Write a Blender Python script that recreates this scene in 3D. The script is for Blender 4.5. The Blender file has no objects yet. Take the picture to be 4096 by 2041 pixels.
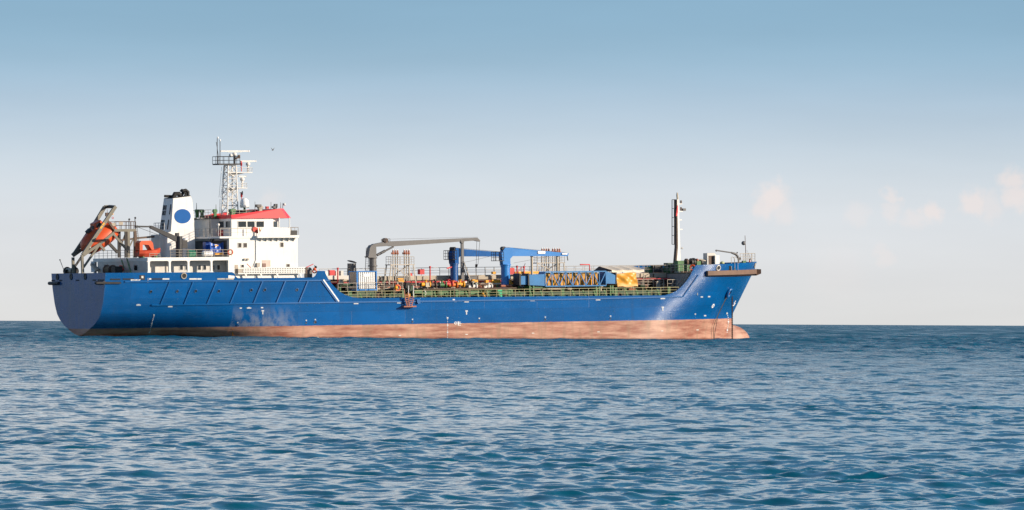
import bpy, math, random
import numpy as np
from mathutils import Vector, Matrix

# ------------------------------------------------------------------ camera, world, sun, exposure
sc = bpy.context.scene
COL = sc.collection
FPX = 24800.0                     # focal length in pixels of the 4096 px wide photograph
TH = math.radians(27); DIST = 800.0; XAX = 60.5; CAMH = 2.13
PIT = math.atan(272.1 / FPX); ROL = 0.0049
TRIM = 0.0186; PIV = Vector((48.6, 0, 0))
f0 = Vector((math.sin(TH) * math.cos(PIT), math.cos(TH) * math.cos(PIT), math.sin(PIT)))
r0 = Vector((math.cos(TH), -math.sin(TH), 0)); u0 = r0.cross(f0)
RV = r0 * math.cos(ROL) + u0 * math.sin(ROL)
UV = u0 * math.cos(ROL) - r0 * math.sin(ROL)
CAM = Vector((XAX - DIST * math.sin(TH), -DIST * math.cos(TH), CAMH))
cd = bpy.data.cameras.new('camera'); cam = bpy.data.objects.new('camera', cd); COL.objects.link(cam)
cd.sensor_width = 36; cd.lens = FPX / 4096 * 36; cd.clip_start = 0.5; cd.clip_end = 200000
m = Matrix((RV, UV, -f0)).transposed().to_4x4(); m.translation = CAM; cam.matrix_world = m
sc.camera = cam

SUN_AZ = math.radians(45); SUN_EL = math.radians(17)      # azimuth from the starboard beam towards the bow
SDIR = Vector((math.cos(SUN_EL) * math.sin(SUN_AZ), -math.cos(SUN_EL) * math.cos(SUN_AZ), math.sin(SUN_EL)))
sl = bpy.data.lights.new('sun', 'SUN'); sl.energy = 5.0; sl.angle = math.radians(0.5); sl.color = (1.0, 0.86, 0.68)
so = bpy.data.objects.new('sun', sl); COL.objects.link(so)
so.rotation_euler = SDIR.to_track_quat('Z', 'Y').to_euler(); so.location = (60, -60, 60)

w = bpy.data.worlds.new('World'); sc.world = w; w.use_nodes = True
nt = w.node_tree; N = nt.nodes; L = nt.links; N.clear()
out = N.new('ShaderNodeOutputWorld'); bg = N.new('ShaderNodeBackground'); L.new(bg.outputs[0], out.inputs[0])
sky = N.new('ShaderNodeTexSky'); sky.sky_type = 'NISHITA'; sky.sun_disc = False
sky.sun_elevation = SUN_EL; sky.sun_rotation = math.atan2(SDIR.x, SDIR.y)
sky.air_density = 1.0; sky.dust_density = 0.6; sky.ozone_density = 2.0
tc = N.new('ShaderNodeTexCoord'); sep = N.new('ShaderNodeSeparateXYZ'); L.new(tc.outputs['Generated'], sep.inputs[0])
mr = N.new('ShaderNodeMapRange'); mr.inputs[1].default_value = 0; mr.inputs[2].default_value = 0.6; L.new(sep.outputs[2], mr.inputs[0])
ramp = N.new('ShaderNodeValToRGB'); L.new(mr.outputs[0], ramp.inputs[0])
def ang(a): return math.sin(math.radians(a)) / 0.6
stops = [(0, (0.71, 0.705, 0.69)), (0.67, (0.73, 0.75, 0.775)), (1.14, (0.68, 0.725, 0.765)), (1.6, (0.575, 0.67, 0.75)), (2.06, (0.43, 0.565, 0.695)), (2.41, (0.33, 0.50, 0.64)), (2.8, (0.265, 0.44, 0.59)), (3.2, (0.255, 0.43, 0.58)),
         (5.0, (0.29, 0.465, 0.615)), (8.0, (0.235, 0.44, 0.63)), (12, (0.16, 0.385, 0.63)), (18, (0.07, 0.27, 0.55)), (26, (0.035, 0.19, 0.45))]
ramp.color_ramp.interpolation = 'B_SPLINE'
el = ramp.color_ramp.elements
while len(el) < len(stops): el.new(0.5)
for e, (a, c) in zip(el, stops): e.position = ang(a); e.color = (*c, 1)
mul = N.new('ShaderNodeMix'); mul.data_type = 'RGBA'; mul.blend_type = 'MULTIPLY'; mul.inputs[0].default_value = 1
L.new(sky.outputs[0], mul.inputs[6]); mul.inputs[7].default_value = (0.09, 0.09, 0.09, 1)
fade = N.new('ShaderNodeMapRange'); fade.interpolation_type = 'SMOOTHSTEP'; fade.inputs[1].default_value = 0.4; fade.inputs[2].default_value = 0.8
L.new(sep.outputs[2], fade.inputs[0])
mix = N.new('ShaderNodeMix'); mix.data_type = 'RGBA'; L.new(fade.outputs[0], mix.inputs[0])
# thin pink-white cumulus low over the horizon
cn = N.new('ShaderNodeTexNoise'); cn.inputs['Scale'].default_value = 420.0; cn.inputs['Detail'].default_value = 4; cn.inputs['Roughness'].default_value = 0.55
L.new(tc.outputs['Generated'], cn.inputs[0])
wv = N.new('ShaderNodeVectorMath'); wv.operation = 'MULTIPLY_ADD'; L.new(cn.outputs['Color'], wv.inputs[0]); wv.inputs[1].default_value = (0.0042,) * 3; wv.inputs[2].default_value = (-0.0021,) * 3
wa = N.new('ShaderNodeVectorMath'); wa.operation = 'ADD'; L.new(tc.outputs['Generated'], wa.inputs[0]); L.new(wv.outputs[0], wa.inputs[1])
last = None
for cx_, cy_, r_, a_ in ((3095, 790, 70, 1), (3060, 825, 55, .8), (3130, 850, 50, .5), (3560, 790, 35, .7), (3565, 850, 45, .5), (3720, 845, 50, .9), (3655, 880, 45, .5), (3430, 860, 55, .35), (3890, 815, 60, .9), (3960, 830, 60, .5),
                        (4050, 730, 60, .9), (4070, 790, 60, .9), (4180, 800, 90, .8), (3540, 1020, 40, .4), (1080, 800, 50, .35), (3350, 1090, 120, .15), (-200, 900, 130, .6), (4500, 760, 120, .8)):
    d = (f0 + RV * ((cx_ - 2048) / FPX) - UV * ((cy_ - 1020.5) / FPX)).normalized()
    dn = N.new('ShaderNodeVectorMath'); dn.operation = 'DISTANCE'; L.new(wa.outputs[0], dn.inputs[0]); dn.inputs[1].default_value = d
    q = N.new('ShaderNodeMapRange'); q.interpolation_type = 'SMOOTHSTEP'; q.inputs[1].default_value = 0.35 * r_ / FPX; q.inputs[2].default_value = 1.35 * r_ / FPX; q.inputs[3].default_value = a_ * 0.85; q.inputs[4].default_value = 0; L.new(dn.outputs['Value'], q.inputs[0])
    if last is None: last = q.outputs[0]
    else:
        mx_ = N.new('ShaderNodeMath'); mx_.operation = 'MAXIMUM'; L.new(last, mx_.inputs[0]); L.new(q.outputs[0], mx_.inputs[1]); last = mx_.outputs[0]
cmix = N.new('ShaderNodeMix'); cmix.data_type = 'RGBA'; L.new(last, cmix.inputs[0]); L.new(ramp.outputs[0], cmix.inputs[6]); cmix.inputs[7].default_value = (0.84, 0.765, 0.745, 1)
# unseen broken cloud added above the frame, all round, to brighten the sea's reflections
zs = N.new('ShaderNodeMath'); zs.operation = 'ADD'; L.new(sep.outputs[2], zs.inputs[0]); zs.inputs[1].default_value = 0.05
zc_ = N.new('ShaderNodeCombineXYZ')
for k in range(3): L.new(zs.outputs[0], zc_.inputs[k])
dv_ = N.new('ShaderNodeVectorMath'); dv_.operation = 'DIVIDE'; L.new(tc.outputs['Generated'], dv_.inputs[0]); L.new(zc_.outputs[0], dv_.inputs[1])
hn = N.new('ShaderNodeTexNoise'); hn.inputs['Scale'].default_value = 0.9; hn.inputs['Detail'].default_value = 6; hn.inputs['Roughness'].default_value = 0.55; L.new(dv_.outputs[0], hn.inputs[0])
hr = N.new('ShaderNodeMapRange'); hr.interpolation_type = 'SMOOTHSTEP'; hr.inputs[1].default_value = 0.38; hr.inputs[2].default_value = 0.60; L.new(hn.outputs[0], hr.inputs[0])
hb = N.new('ShaderNodeMapRange'); hb.interpolation_type = 'SMOOTHSTEP'; hb.inputs[1].default_value = math.sin(math.radians(3.1)); hb.inputs[2].default_value = math.sin(math.radians(5.2)); L.new(sep.outputs[2], hb.inputs[0])
ht = N.new('ShaderNodeMapRange'); ht.interpolation_type = 'SMOOTHSTEP'; ht.inputs[1].default_value = math.sin(math.radians(9)); ht.inputs[2].default_value = math.sin(math.radians(17)); ht.inputs[3].default_value = 1.0; ht.inputs[4].default_value = 0.12; L.new(sep.outputs[2], ht.inputs[0])
h1 = N.new('ShaderNodeMath'); h1.operation = 'MULTIPLY'; L.new(hr.outputs[0], h1.inputs[0]); L.new(hb.outputs[0], h1.inputs[1])
h2 = N.new('ShaderNodeMath'); h2.operation = 'MULTIPLY'; L.new(h1.outputs[0], h2.inputs[0]); L.new(ht.outputs[0], h2.inputs[1])
hmix = N.new('ShaderNodeMix'); hmix.data_type = 'RGBA'; L.new(h2.outputs[0], hmix.inputs[0]); L.new(cmix.outputs[2], hmix.inputs[6]); hmix.inputs[7].default_value = (0.96, 0.95, 0.95, 1)
# faint broad streaks so the blue is not a perfect ramp
mp2 = N.new('ShaderNodeMapping'); mp2.inputs['Scale'].default_value = (16, 16, 110); L.new(tc.outputs['Generated'], mp2.inputs[0])
sn = N.new('ShaderNodeTexNoise'); sn.inputs['Scale'].default_value = 1; sn.inputs['Detail'].default_value = 4; L.new(mp2.outputs[0], sn.inputs[0])
sr = N.new('ShaderNodeMapRange'); sr.inputs[3].default_value = 0.92; sr.inputs[4].default_value = 1.08; L.new(sn.outputs[0], sr.inputs[0])
smul = N.new('ShaderNodeVectorMath'); smul.operation = 'SCALE'; L.new(hmix.outputs[2], smul.inputs[0]); L.new(sr.outputs[0], smul.inputs['Scale'])
L.new(smul.outputs[0], mix.inputs[6]); L.new(mul.outputs[2], mix.inputs[7]); L.new(mix.outputs[2], bg.inputs[0])
bg.inputs[1].default_value = 0.80
sc.view_settings.view_transform = 'Standard'; sc.view_settings.look = 'None'; sc.view_settings.gamma = 1.0
sc.view_settings.exposure = 0.35
sc.cycles.use_denoising = True; sc.cycles.max_bounces = 6; sc.cycles.glossy_bounces = 4; sc.cycles.transmission_bounces = 4

# ------------------------------------------------------------------ ship frame and pixel helper
TM = Matrix.Translation(PIV) @ Matrix.Rotation(-TRIM, 4, 'Y') @ Matrix.Translation(-PIV)
TI = TM.inverted(); CL = TI @ CAM; TI3 = TI.to_3x3()
def P(px, py, Y=None, X=None, Z=None):
    """the point of the ship's frame seen at a pixel, on the plane Y, X or Z = const"""
    d = TI3 @ (f0 + RV * ((px - 2048) / FPX) - UV * ((py - 1020.5) / FPX))
    i, v = (1, Y) if Y is not None else ((0, X) if X is not None else (2, Z))
    return CL + d * ((v - CL[i]) / d[i])
HB = 8.6
rnd = random.Random(5)

# ------------------------------------------------------------------ materials
MATS = {}
def mat(name, col, rough=0.5, metal=0.0, var=0.12, scale=1.2, dirt=0.0, dirtcol=(0.16, 0.09, 0.05), bump=0.0, spec=0.5):
    if name in MATS: return MATS[name]
    m = bpy.data.materials.new(name); m.use_nodes = True; n = m.node_tree.nodes; l = m.node_tree.links
    b = n['Principled BSDF']; b.inputs['Roughness'].default_value = rough; b.inputs['Metallic'].default_value = metal
    b.inputs['Specular IOR Level'].default_value = spec
    t = n.new('ShaderNodeTexCoord')
    nz = n.new('ShaderNodeTexNoise'); nz.inputs['Scale'].default_value = scale; nz.inputs['Detail'].default_value = 6; l.new(t.outputs['Object'], nz.inputs[0])
    mr = n.new('ShaderNodeMapRange'); mr.inputs[1].default_value = 0.3; mr.inputs[2].default_value = 0.7
    mr.inputs[3].default_value = 1 - var; mr.inputs[4].default_value = 1 + var; l.new(nz.outputs[0], mr.inputs[0])
    vm = n.new('ShaderNodeVectorMath'); vm.operation = 'SCALE'; vm.inputs[0].default_value = col; l.new(mr.outputs[0], vm.inputs['Scale'])
    last = vm.outputs[0]
    if dirt > 0:                                   # streaks running down, rust and grime
        mp = n.new('ShaderNodeMapping'); mp.inputs['Scale'].default_value = (2.2, 2.2, 0.28); l.new(t.outputs['Object'], mp.inputs[0])
        n2 = n.new('ShaderNodeTexNoise'); n2.inputs['Scale'].default_value = 1.6; n2.inputs['Detail'].default_value = 7; n2.inputs['Roughness'].default_value = 0.65; l.new(mp.outputs[0], n2.inputs[0])
        m2 = n.new('ShaderNodeMapRange'); m2.inputs[1].default_value = 0.55; m2.inputs[2].default_value = 0.8; m2.inputs[4].default_value = dirt; l.new(n2.outputs[0], m2.inputs[0])
        mx = n.new('ShaderNodeMix'); mx.data_type = 'RGBA'; l.new(m2.outputs[0], mx.inputs[0]); l.new(last, mx.inputs[6]); mx.inputs[7].default_value = (*dirtcol, 1)
        last = mx.outputs[2]
    l.new(last, b.inputs['Base Color'])
    if bump > 0:
        bp = n.new('ShaderNodeBump'); bp.inputs['Strength'].default_value = bump; bp.inputs['Distance'].default_value = 0.05; l.new(nz.outputs[0], bp.inputs['Height']); l.new(bp.outputs[0], b.inputs['Normal'])
    MATS[name] = m; return m
WHITE = mat('white_paint', (0.78, 0.765, 0.73), 0.42, var=0.05, scale=0.5, dirt=0.22, dirtcol=(0.45, 0.36, 0.27))
OFFWHITE = mat('worn_white_paint', (0.60, 0.57, 0.53), 0.5, var=0.08, scale=0.8, dirt=0.4, dirtcol=(0.33, 0.25, 0.19))
RED = mat('red_paint', (0.66, 0.018, 0.028), 0.4, var=0.06)
PIPERED = mat('fire_main_red', (0.55, 0.03, 0.035), 0.45, dirt=0.3)
BLUE = mat('crane_blue', (0.02, 0.19, 0.54), 0.34, var=0.08, dirt=0.15, dirtcol=(0.05, 0.08, 0.14))
TRUSS = mat('boom_blue', (0.012, 0.16, 0.40), 0.4, var=0.1, dirt=0.2, dirtcol=(0.1, 0.09, 0.09))
SHADEBLUE = mat('crane_shaded_blue', (0.008, 0.075, 0.26), 0.4, var=0.1, dirt=0.2, dirtcol=(0.03, 0.04, 0.07))  # crane blue darkened: the far crane's shade is put into the colour
GREY = mat('crane_grey', (0.125, 0.12, 0.122), 0.5, var=0.1, dirt=0.25, dirtcol=(0.17, 0.12, 0.09))
DARK = mat('dark_steel', (0.028, 0.026, 0.028), 0.55, var=0.3)
NAVY = mat('navy_davit_paint', (0.014, 0.015, 0.02), 0.5, var=0.2)
BEIGE = mat('galvanised_beige', (0.42, 0.36, 0.28), 0.55, var=0.15, dirt=0.3)
FRAME = mat('launch_frame_beige', (0.18, 0.165, 0.13), 0.6, var=0.15, dirt=0.3, dirtcol=(0.13, 0.08, 0.05))
FENDER = mat('fender_brown', (0.165, 0.098, 0.068), 0.7, var=0.12, dirt=0.3, dirtcol=(0.12, 0.07, 0.05))
BROWN = mat('brown_steel', (0.11, 0.065, 0.045), 0.65, var=0.25, scale=2, dirt=0.3, dirtcol=(0.05, 0.03, 0.02))
ORANGE = mat('lifeboat_orange', (0.66, 0.09, 0.022), 0.38, var=0.08)
GREEN = mat('deck_green', (0.055, 0.16, 0.055), 0.55, var=0.22, scale=1.5, dirt=0.35, dirtcol=(0.05, 0.04, 0.025))
DGREEN = mat('dark_deck_green', (0.025, 0.06, 0.028), 0.6, var=0.3, dirt=0.4, dirtcol=(0.04, 0.03, 0.02))
VIVID = mat('bin_green', (0.02, 0.42, 0.20), 0.4, var=0.08)
YELLOW = mat('valve_yellow', (0.80, 0.36, 0.015), 0.45, var=0.12)
OCHRE = mat('ochre_plank', (0.52, 0.25, 0.03), 0.6, var=0.2, scale=3, dirt=0.3)
GLASS = mat('window_glass', (0.018, 0.022, 0.026), 0.06, var=0.3, spec=0.8)
BLACK = mat('soot_and_opening_black', (0.012, 0.011, 0.011), 0.7, var=0.3)  # soot on the funnel; on flat plates, the painted darkness of openings
ROPE = mat('rope', (0.20, 0.16, 0.11), 0.9, var=0.2)
CHAIN = mat('rusty_chain', (0.07, 0.035, 0.025), 0.8, var=0.3)
RAILM = mat('rail_paint', (0.42, 0.37, 0.31), 0.5, var=0.12)
RAILW = mat('rail_white', (0.72, 0.69, 0.65), 0.45, var=0.06)
MARK = mat('faded_mark_white', (0.55, 0.57, 0.60), 0.6, var=0.1)
SIGN = mat('sign_white', (0.82, 0.82, 0.82), 0.5, var=0.03)
TARPY = mat('yellow_tarpaulin', (0.66, 0.30, 0.025), 0.42, var=0.12, scale=2)
TARPB = mat('beige_tarpaulin', (0.74, 0.64, 0.52), 0.7, var=0.07, scale=2, dirt=0.2, dirtcol=(0.36, 0.29, 0.22))
TARPN = mat('blue_tarpaulin', (0.012, 0.075, 0.36), 0.35, var=0.15, scale=2)
RUST = mat('primer_rust', (0.35, 0.13, 0.08), 0.7, var=0.2, dirt=0.3)
DISC = mat('funnel_blue', (0.001, 0.095, 0.34), 0.5, var=0.05, spec=0.2)
SKIN = mat('skin', (0.30, 0.16, 0.10), 0.55, var=0.05)

def hull_material():
    m = bpy.data.materials.new('hull_paint'); m.use_nodes = True; n = m.node_tree.nodes; l = m.node_tree.links
    b = n['Principled BSDF']; b.inputs['Specular IOR Level'].default_value = 0.5; t = n.new('ShaderNodeTexCoord'); s = n.new('ShaderNodeSeparateXYZ'); l.new(t.outputs['Object'], s.inputs[0])
    def noise(sc_, scale=1.0, det=6, rough=0.55, loc=(0, 0, 0)):
        mp = n.new('ShaderNodeMapping'); mp.inputs['Scale'].default_value = sc_; mp.inputs['Location'].default_value = loc; l.new(t.outputs['Object'], mp.inputs[0])
        z = n.new('ShaderNodeTexNoise'); z.inputs['Scale'].default_value = scale; z.inputs['Detail'].default_value = det; z.inputs['Roughness'].default_value = rough; l.new(mp.outputs[0], z.inputs[0]); return z.outputs[0]
    def rng(x, a, b_, c=0, d=1, smooth=False):
        q = n.new('ShaderNodeMapRange'); q.inputs[1].default_value = a; q.inputs[2].default_value = b_; q.inputs[3].default_value = c; q.inputs[4].default_value = d
        if smooth: q.interpolation_type = 'SMOOTHSTEP'
        l.new(x, q.inputs[0]); return q.outputs[0]
    def mth(op, a, b_):
        q = n.new('ShaderNodeMath'); q.operation = op
        for k, v in enumerate((a, b_)):
            if isinstance(v, (int, float)): q.inputs[k].default_value = v
            else: l.new(v, q.inputs[k])
        return q.outputs[0]
    def mixc(f, a, b_):
        q = n.new('ShaderNodeMix'); q.data_type = 'RGBA'
        if isinstance(f, (int, float)): q.inputs[0].default_value = f
        else: l.new(f, q.inputs[0])
        for k, v in ((6, a), (7, b_)):
            if isinstance(v, tuple): q.inputs[k].default_value = (*v, 1)
            else: l.new(v, q.inputs[k])
        return q.outputs[2]
    # blue topside: plate-to-plate tone, faint pale scuffs, vertical streaks
    br = n.new('ShaderNodeTexBrick'); br.inputs['Scale'].default_value = 1.0; br.inputs['Brick Width'].default_value = 7.5; br.inputs['Row Height'].default_value = 1.9
    br.inputs['Mortar Size'].default_value = 0.035; br.inputs['Color1'].default_value = (0.40, 0.40, 0.40, 1); br.inputs['Color2'].default_value = (0.60, 0.60, 0.60, 1); br.inputs['Mortar'].default_value = (0.30, 0.30, 0.30, 1)
    cx = n.new('ShaderNodeCombineXYZ'); l.new(s.outputs[0], cx.inputs[0]); l.new(s.outputs[2], cx.inputs[1]); l.new(cx.outputs[0], br.inputs[0])
    plate = n.new('ShaderNodeSeparateColor'); l.new(br.outputs[0], plate.inputs[0])
    tone = rng(plate.outputs[0], 0.3, 0.7, 0.78, 1.14)
    tone = mth('MULTIPLY', tone, rng(noise((0.25, 0.25, 0.5), 1.0, 5), 0.3, 0.7, 0.86, 1.12))
    blue = n.new('ShaderNodeVectorMath'); blue.operation = 'SCALE'; blue.inputs[0].default_value = (0.0002, 0.092, 0.305); l.new(tone, blue.inputs['Scale'])
    scuff = rng(noise((0.5, 0.5, 2.2), 1.0, 9, 0.7, (4, 0, 1)), 0.60, 0.80, 0, 0.22)
    c = mixc(scuff, blue.outputs[0], (0.07, 0.19, 0.42))
    streak = rng(noise((1.7, 1.7, 0.10), 1.0, 5, 0.6), 0.55, 0.75, 0, 0.45)
    c = mixc(streak, c, (0.012, 0.06, 0.17))
    c = mixc(mth('MULTIPLY', rng(noise((1.1, 1.1, 0.09), 1.0, 6, 0.65, (7, 3, 0)), 0.45, 0.7, 0.1, 0.7), rng(s.outputs[0], -48.55, -48.45, 1, 0)), c, (0.085, 0.125, 0.19))
    # bare scraped patch above the boot topping below the house
    px_ = mth('MULTIPLY', rng(s.outputs[0], -31.3, -31.1, 0, 1, True), rng(s.outputs[0], -25.6, -21.0, 1, 0, True))
    pz_ = rng(s.outputs[2], 2.0, 5.2, 1, 0, True)
    pn = rng(noise((0.9, 0.9, 0.5), 1.0, 10, 0.75, (2, 0, 3)), 0.42, 0.56)
    patch = mth('MULTIPLY', mth('MULTIPLY', px_, pz_), mth('MULTIPLY', pn, 0.6))
    c = mixc(patch, c, (0.27, 0.29, 0.34))
    # red-brown boot topping, sun-bleached, stained, darker wet line near the water
    n1 = noise((0.22, 0.22, 1.7), 1.0, 9, 0.7); n2 = noise((1.3, 1.3, 0.22), 1.0, 7, 0.6)
    rc = mixc(rng(n1, 0.38, 0.62), (0.27, 0.10, 0.068), (0.52, 0.295, 0.215))
    rc = mixc(rng(n2, 0.5, 0.72, 0, 0.7), rc, (0.25, 0.165, 0.11))
    rc = mixc(rng(noise((0.6, 0.6, 1.1), 1.0, 9, 0.7, (9, 0, 4)), 0.62, 0.74, 0, 0.7), rc, (0.55, 0.30, 0.20))
    wl = mth('ADD', s.outputs[2], mth('MULTIPLY', s.outputs[0], TRIM))       # height over the water
    wn = mth('ADD', wl, rng(noise((0.5, 0.5, 0.5), 1, 6), 0.3, 0.7, -0.10, 0.10))
    rc = mixc(rng(wn, 0.12, 0.42, 0.75, 0, True), rc, (0.085, 0.028, 0.018))
    edge = mth('ADD', s.outputs[2], rng(noise((2, 2, 2), 1, 6), 0.3, 0.7, -0.02, 0.02))
    c = mixc(rng(edge, 2.055, 2.075), rc, c)
    l.new(c, b.inputs['Base Color'])
    l.new(mth('ADD', rng(noise((0.4, 0.4, 1.2), 1.0, 6), 0.3, 0.7, 0.24, 0.30), rng(s.outputs[2], 2.0, 2.1, 0.3, 0.0)), b.inputs['Roughness'])
    bp = n.new('ShaderNodeBump'); bp.inputs['Strength'].default_value = 0.35; bp.inputs['Distance'].default_value = 0.03
    l.new(mth('ADD', noise((0.55, 0.55, 0.55), 1.0, 3), mth('MULTIPLY', plate.outputs[0], 0.4)), bp.inputs['Height']); l.new(bp.outputs[0], b.inputs['Normal'])
    b.inputs['Anisotropic'].default_value = 0.9; tg = n.new('ShaderNodeCombineXYZ'); tg.inputs[2].default_value = 1.0; l.new(tg.outputs[0], b.inputs['Tangent'])   # paint rolled on in upright strokes
    return m
HULL = hull_material()
HULLP = mat('hull_blue_trim', (0.0025, 0.10, 0.31), 0.36, var=0.1, dirt=0.15, dirtcol=(0.03, 0.06, 0.12))

# ------------------------------------------------------------------ mesh builder in the ship's frame
class MB:
    def __init__(s): s.v = []; s.f = []; s.sm = []
    def add(s, vs, fs, smooth=False):
        o = len(s.v); s.v += [tuple(v) for v in vs]; s.f += [tuple(i + o for i in f) for f in fs]; s.sm += [smooth] * len(fs); return s
    def hexa(s, a): return s.add(a, [(0, 3, 2, 1), (4, 5, 6, 7), (0, 1, 5, 4), (1, 2, 6, 5), (2, 3, 7, 6), (3, 0, 4, 7)])
    def box(s, x0, x1, y0, y1, z0, z1):
        x0, x1 = sorted((x0, x1)); y0, y1 = sorted((y0, y1)); z0, z1 = sorted((z0, z1))
        return s.hexa([(x0, y0, z0), (x1, y0, z0), (x1, y1, z0), (x0, y1, z0), (x0, y0, z1), (x1, y0, z1), (x1, y1, z1), (x0, y1, z1)])
    def pbox(s, px0, py0, px1, py1, Y, depth):
        """box whose near face on the plane Y covers that pixel rectangle, going DEPTH m to port"""
        cx, cy = (px0 + px1) / 2, (py0 + py1) / 2
        x0, x1 = P(px0, cy, Y).x, P(px1, cy, Y).x; z1, z0 = P(cx, py0, Y).z, P(cx, py1, Y).z
        return s.box(x0, x1, Y, Y + depth, z0, z1)
    def prism(s, pts, d):                       # polygon of 3D points extruded along vector d
        k = len(pts); d = Vector(d); a = [Vector(p) for p in pts]
        return s.add(a + [p + d for p in a], [tuple(range(k)), tuple(range(2 * k - 1, k - 1, -1))] + [((i + 1) % k, i, i + k, (i + 1) % k + k) for i in range(k)])
    def pprism(s, pix, Y, depth): return s.prism([P(x, y, Y) for x, y in pix], (0, depth, 0))
    def bar(s, p, q, w=0.1, h=None):
        p, q = Vector(p), Vector(q); h = h or w; t = (q - p).normalized()
        a = t.cross(Vector((0, 1, 0)));
        if a.length < 0.05: a = Vector((1, 0, 0))
        a.normalize(); b = t.cross(a); a = a * h / 2; b = b * w / 2
        return s.hexa([p - a - b, p + a - b, p + a + b, p - a + b, q - a - b, q + a - b, q + a + b, q - a + b])
    def tube(s, pts, r, n=8, caps=True):
        pts = [Vector(p) for p in pts]; k = len(pts); rr = r if isinstance(r, (list, tuple)) else [r] * k; vs = []; fs = []; ref = None
        for i, p in enumerate(pts):
            t = (pts[min(i + 1, k - 1)] - pts[max(i - 1, 0)]).normalized()
            if ref is None: ref = t.orthogonal().normalized()
            a = (ref - t * ref.dot(t)).normalized(); ref = a; b = t.cross(a)
            for j in range(n):
                g = 2 * math.pi * j / n; vs.append(p + (a * math.cos(g) + b * math.sin(g)) * rr[i])
        for i in range(k - 1):
            for j in range(n): fs.append((i * n + j, i * n + (j + 1) % n, (i + 1) * n + (j + 1) % n, (i + 1) * n + j))
        s.add(vs, fs, n > 4)
        if caps: s.add(vs[:n], [tuple(range(n - 1, -1, -1))]); s.add(vs[-n:], [tuple(range(n))])
        return s
    def cyl(s, p, q, r, n=16): return s.tube([p, q], r, n)
    def lathe(s, c, prof, axis=(0, 0, 1), n=20):  # prof: list of (r, h)
        c = Vector(c); ax = Vector(axis).normalized(); a = ax.orthogonal().normalized(); b = ax.cross(a); vs = []; fs = []
        for r, h in prof:
            for j in range(n):
                g = 2 * math.pi * j / n; vs.append(c + ax * h + (a * math.cos(g) + b * math.sin(g)) * max(r, 1e-4))
        for i in range(len(prof) - 1):
            for j in range(n): fs.append((i * n + j, i * n + (j + 1) % n, (i + 1) * n + (j + 1) % n, (i + 1) * n + j))
        return s.add(vs, fs, True)
    def torus(s, c, R, r, axis=(0, 1, 0), n=16, k=8, sx=1.0, ux=None):
        c = Vector(c); ax = Vector(axis).normalized(); a = (Vector(ux) if ux else ax.orthogonal()).normalized(); b = ax.cross(a); vs = []; fs = []
        for i in range(n):
            g = 2 * math.pi * i / n; d = a * math.cos(g) * sx + b * math.sin(g); dn = (a * math.cos(g) + b * math.sin(g))
            for j in range(k):
                h = 2 * math.pi * j / k; vs.append(c + d * R + dn * r * math.cos(h) + ax * r * math.sin(h))
        for i in range(n):
            for j in range(k): fs.append((i * k + j, ((i + 1) % n) * k + j, ((i + 1) % n) * k + (j + 1) % k, i * k + (j + 1) % k))
        return s.add(vs, fs, True)
    def sphere(s, c, r, n=14, sz=1.0):
        return s.lathe(c, [(r * math.sin(math.pi * i / 10), -r * sz * math.cos(math.pi * i / 10)) for i in range(11)], n=n)
    def disc(s, c, r, axis, n=24, thick=0.02, rz=None):
        c = Vector(c); ax = Vector(axis).normalized(); a = Vector((0, 0, 1)).cross(ax).normalized(); b = ax.cross(a)
        pts = [c + a * math.cos(2 * math.pi * j / n) * r + b * math.sin(2 * math.pi * j / n) * (rz or r) for j in range(n)]
        return s.prism(pts, ax * thick)
    def rail(s, pts, h=1.05, rows=3, gap=1.3, r=0.03, dn=0.0):
        pts = [Vector(p) for p in pts]; up = Vector((0, 0, 1))
        for a, b in zip(pts, pts[1:]):
            for k in range(rows): z = up * (h * (k + 1) / rows); s.tube([a + z, b + z], r * (1.15 if k == rows - 1 else 0.75), 5, False)
            c = max(1, round((b - a).length / gap))
            for i in range(c + 1): p = a.lerp(b, i / c); s.tube([p - up * dn, p + up * h], r, 5)
        return s
    def build(s, name, material, parent, origin=None):
        me = bpy.data.meshes.new(name); o0 = Vector(parent['_o']) if parent is not None else Vector(origin or (0, 0, 0))
        me.from_pydata([tuple(Vector(v) - o0) for v in s.v], [], s.f); me.materials.append(material)
        me.polygons.foreach_set('use_smooth', s.sm); me.update()
        o = bpy.data.objects.new(name, me); COL.objects.link(o)
        if parent is not None: o.parent = parent; o['_o'] = tuple(o0)
        else: o['_o'] = tuple(o0); o.matrix_world = TM @ Matrix.Translation(o0)
        return o
def thing(name, label, cat, at, group=None):
    o = bpy.data.objects.new(name, None); COL.objects.link(o); o.empty_display_size = 0.5
    o.matrix_world = TM @ Matrix.Translation(Vector(at)); o['_o'] = tuple(Vector(at)); return tag(o, label, cat, group)
def tag(o, label, cat, group=None):
    o['label'] = label; o['category'] = cat
    if group: o['group'] = group
    return o
UP = Vector((0, 0, 1))

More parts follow.
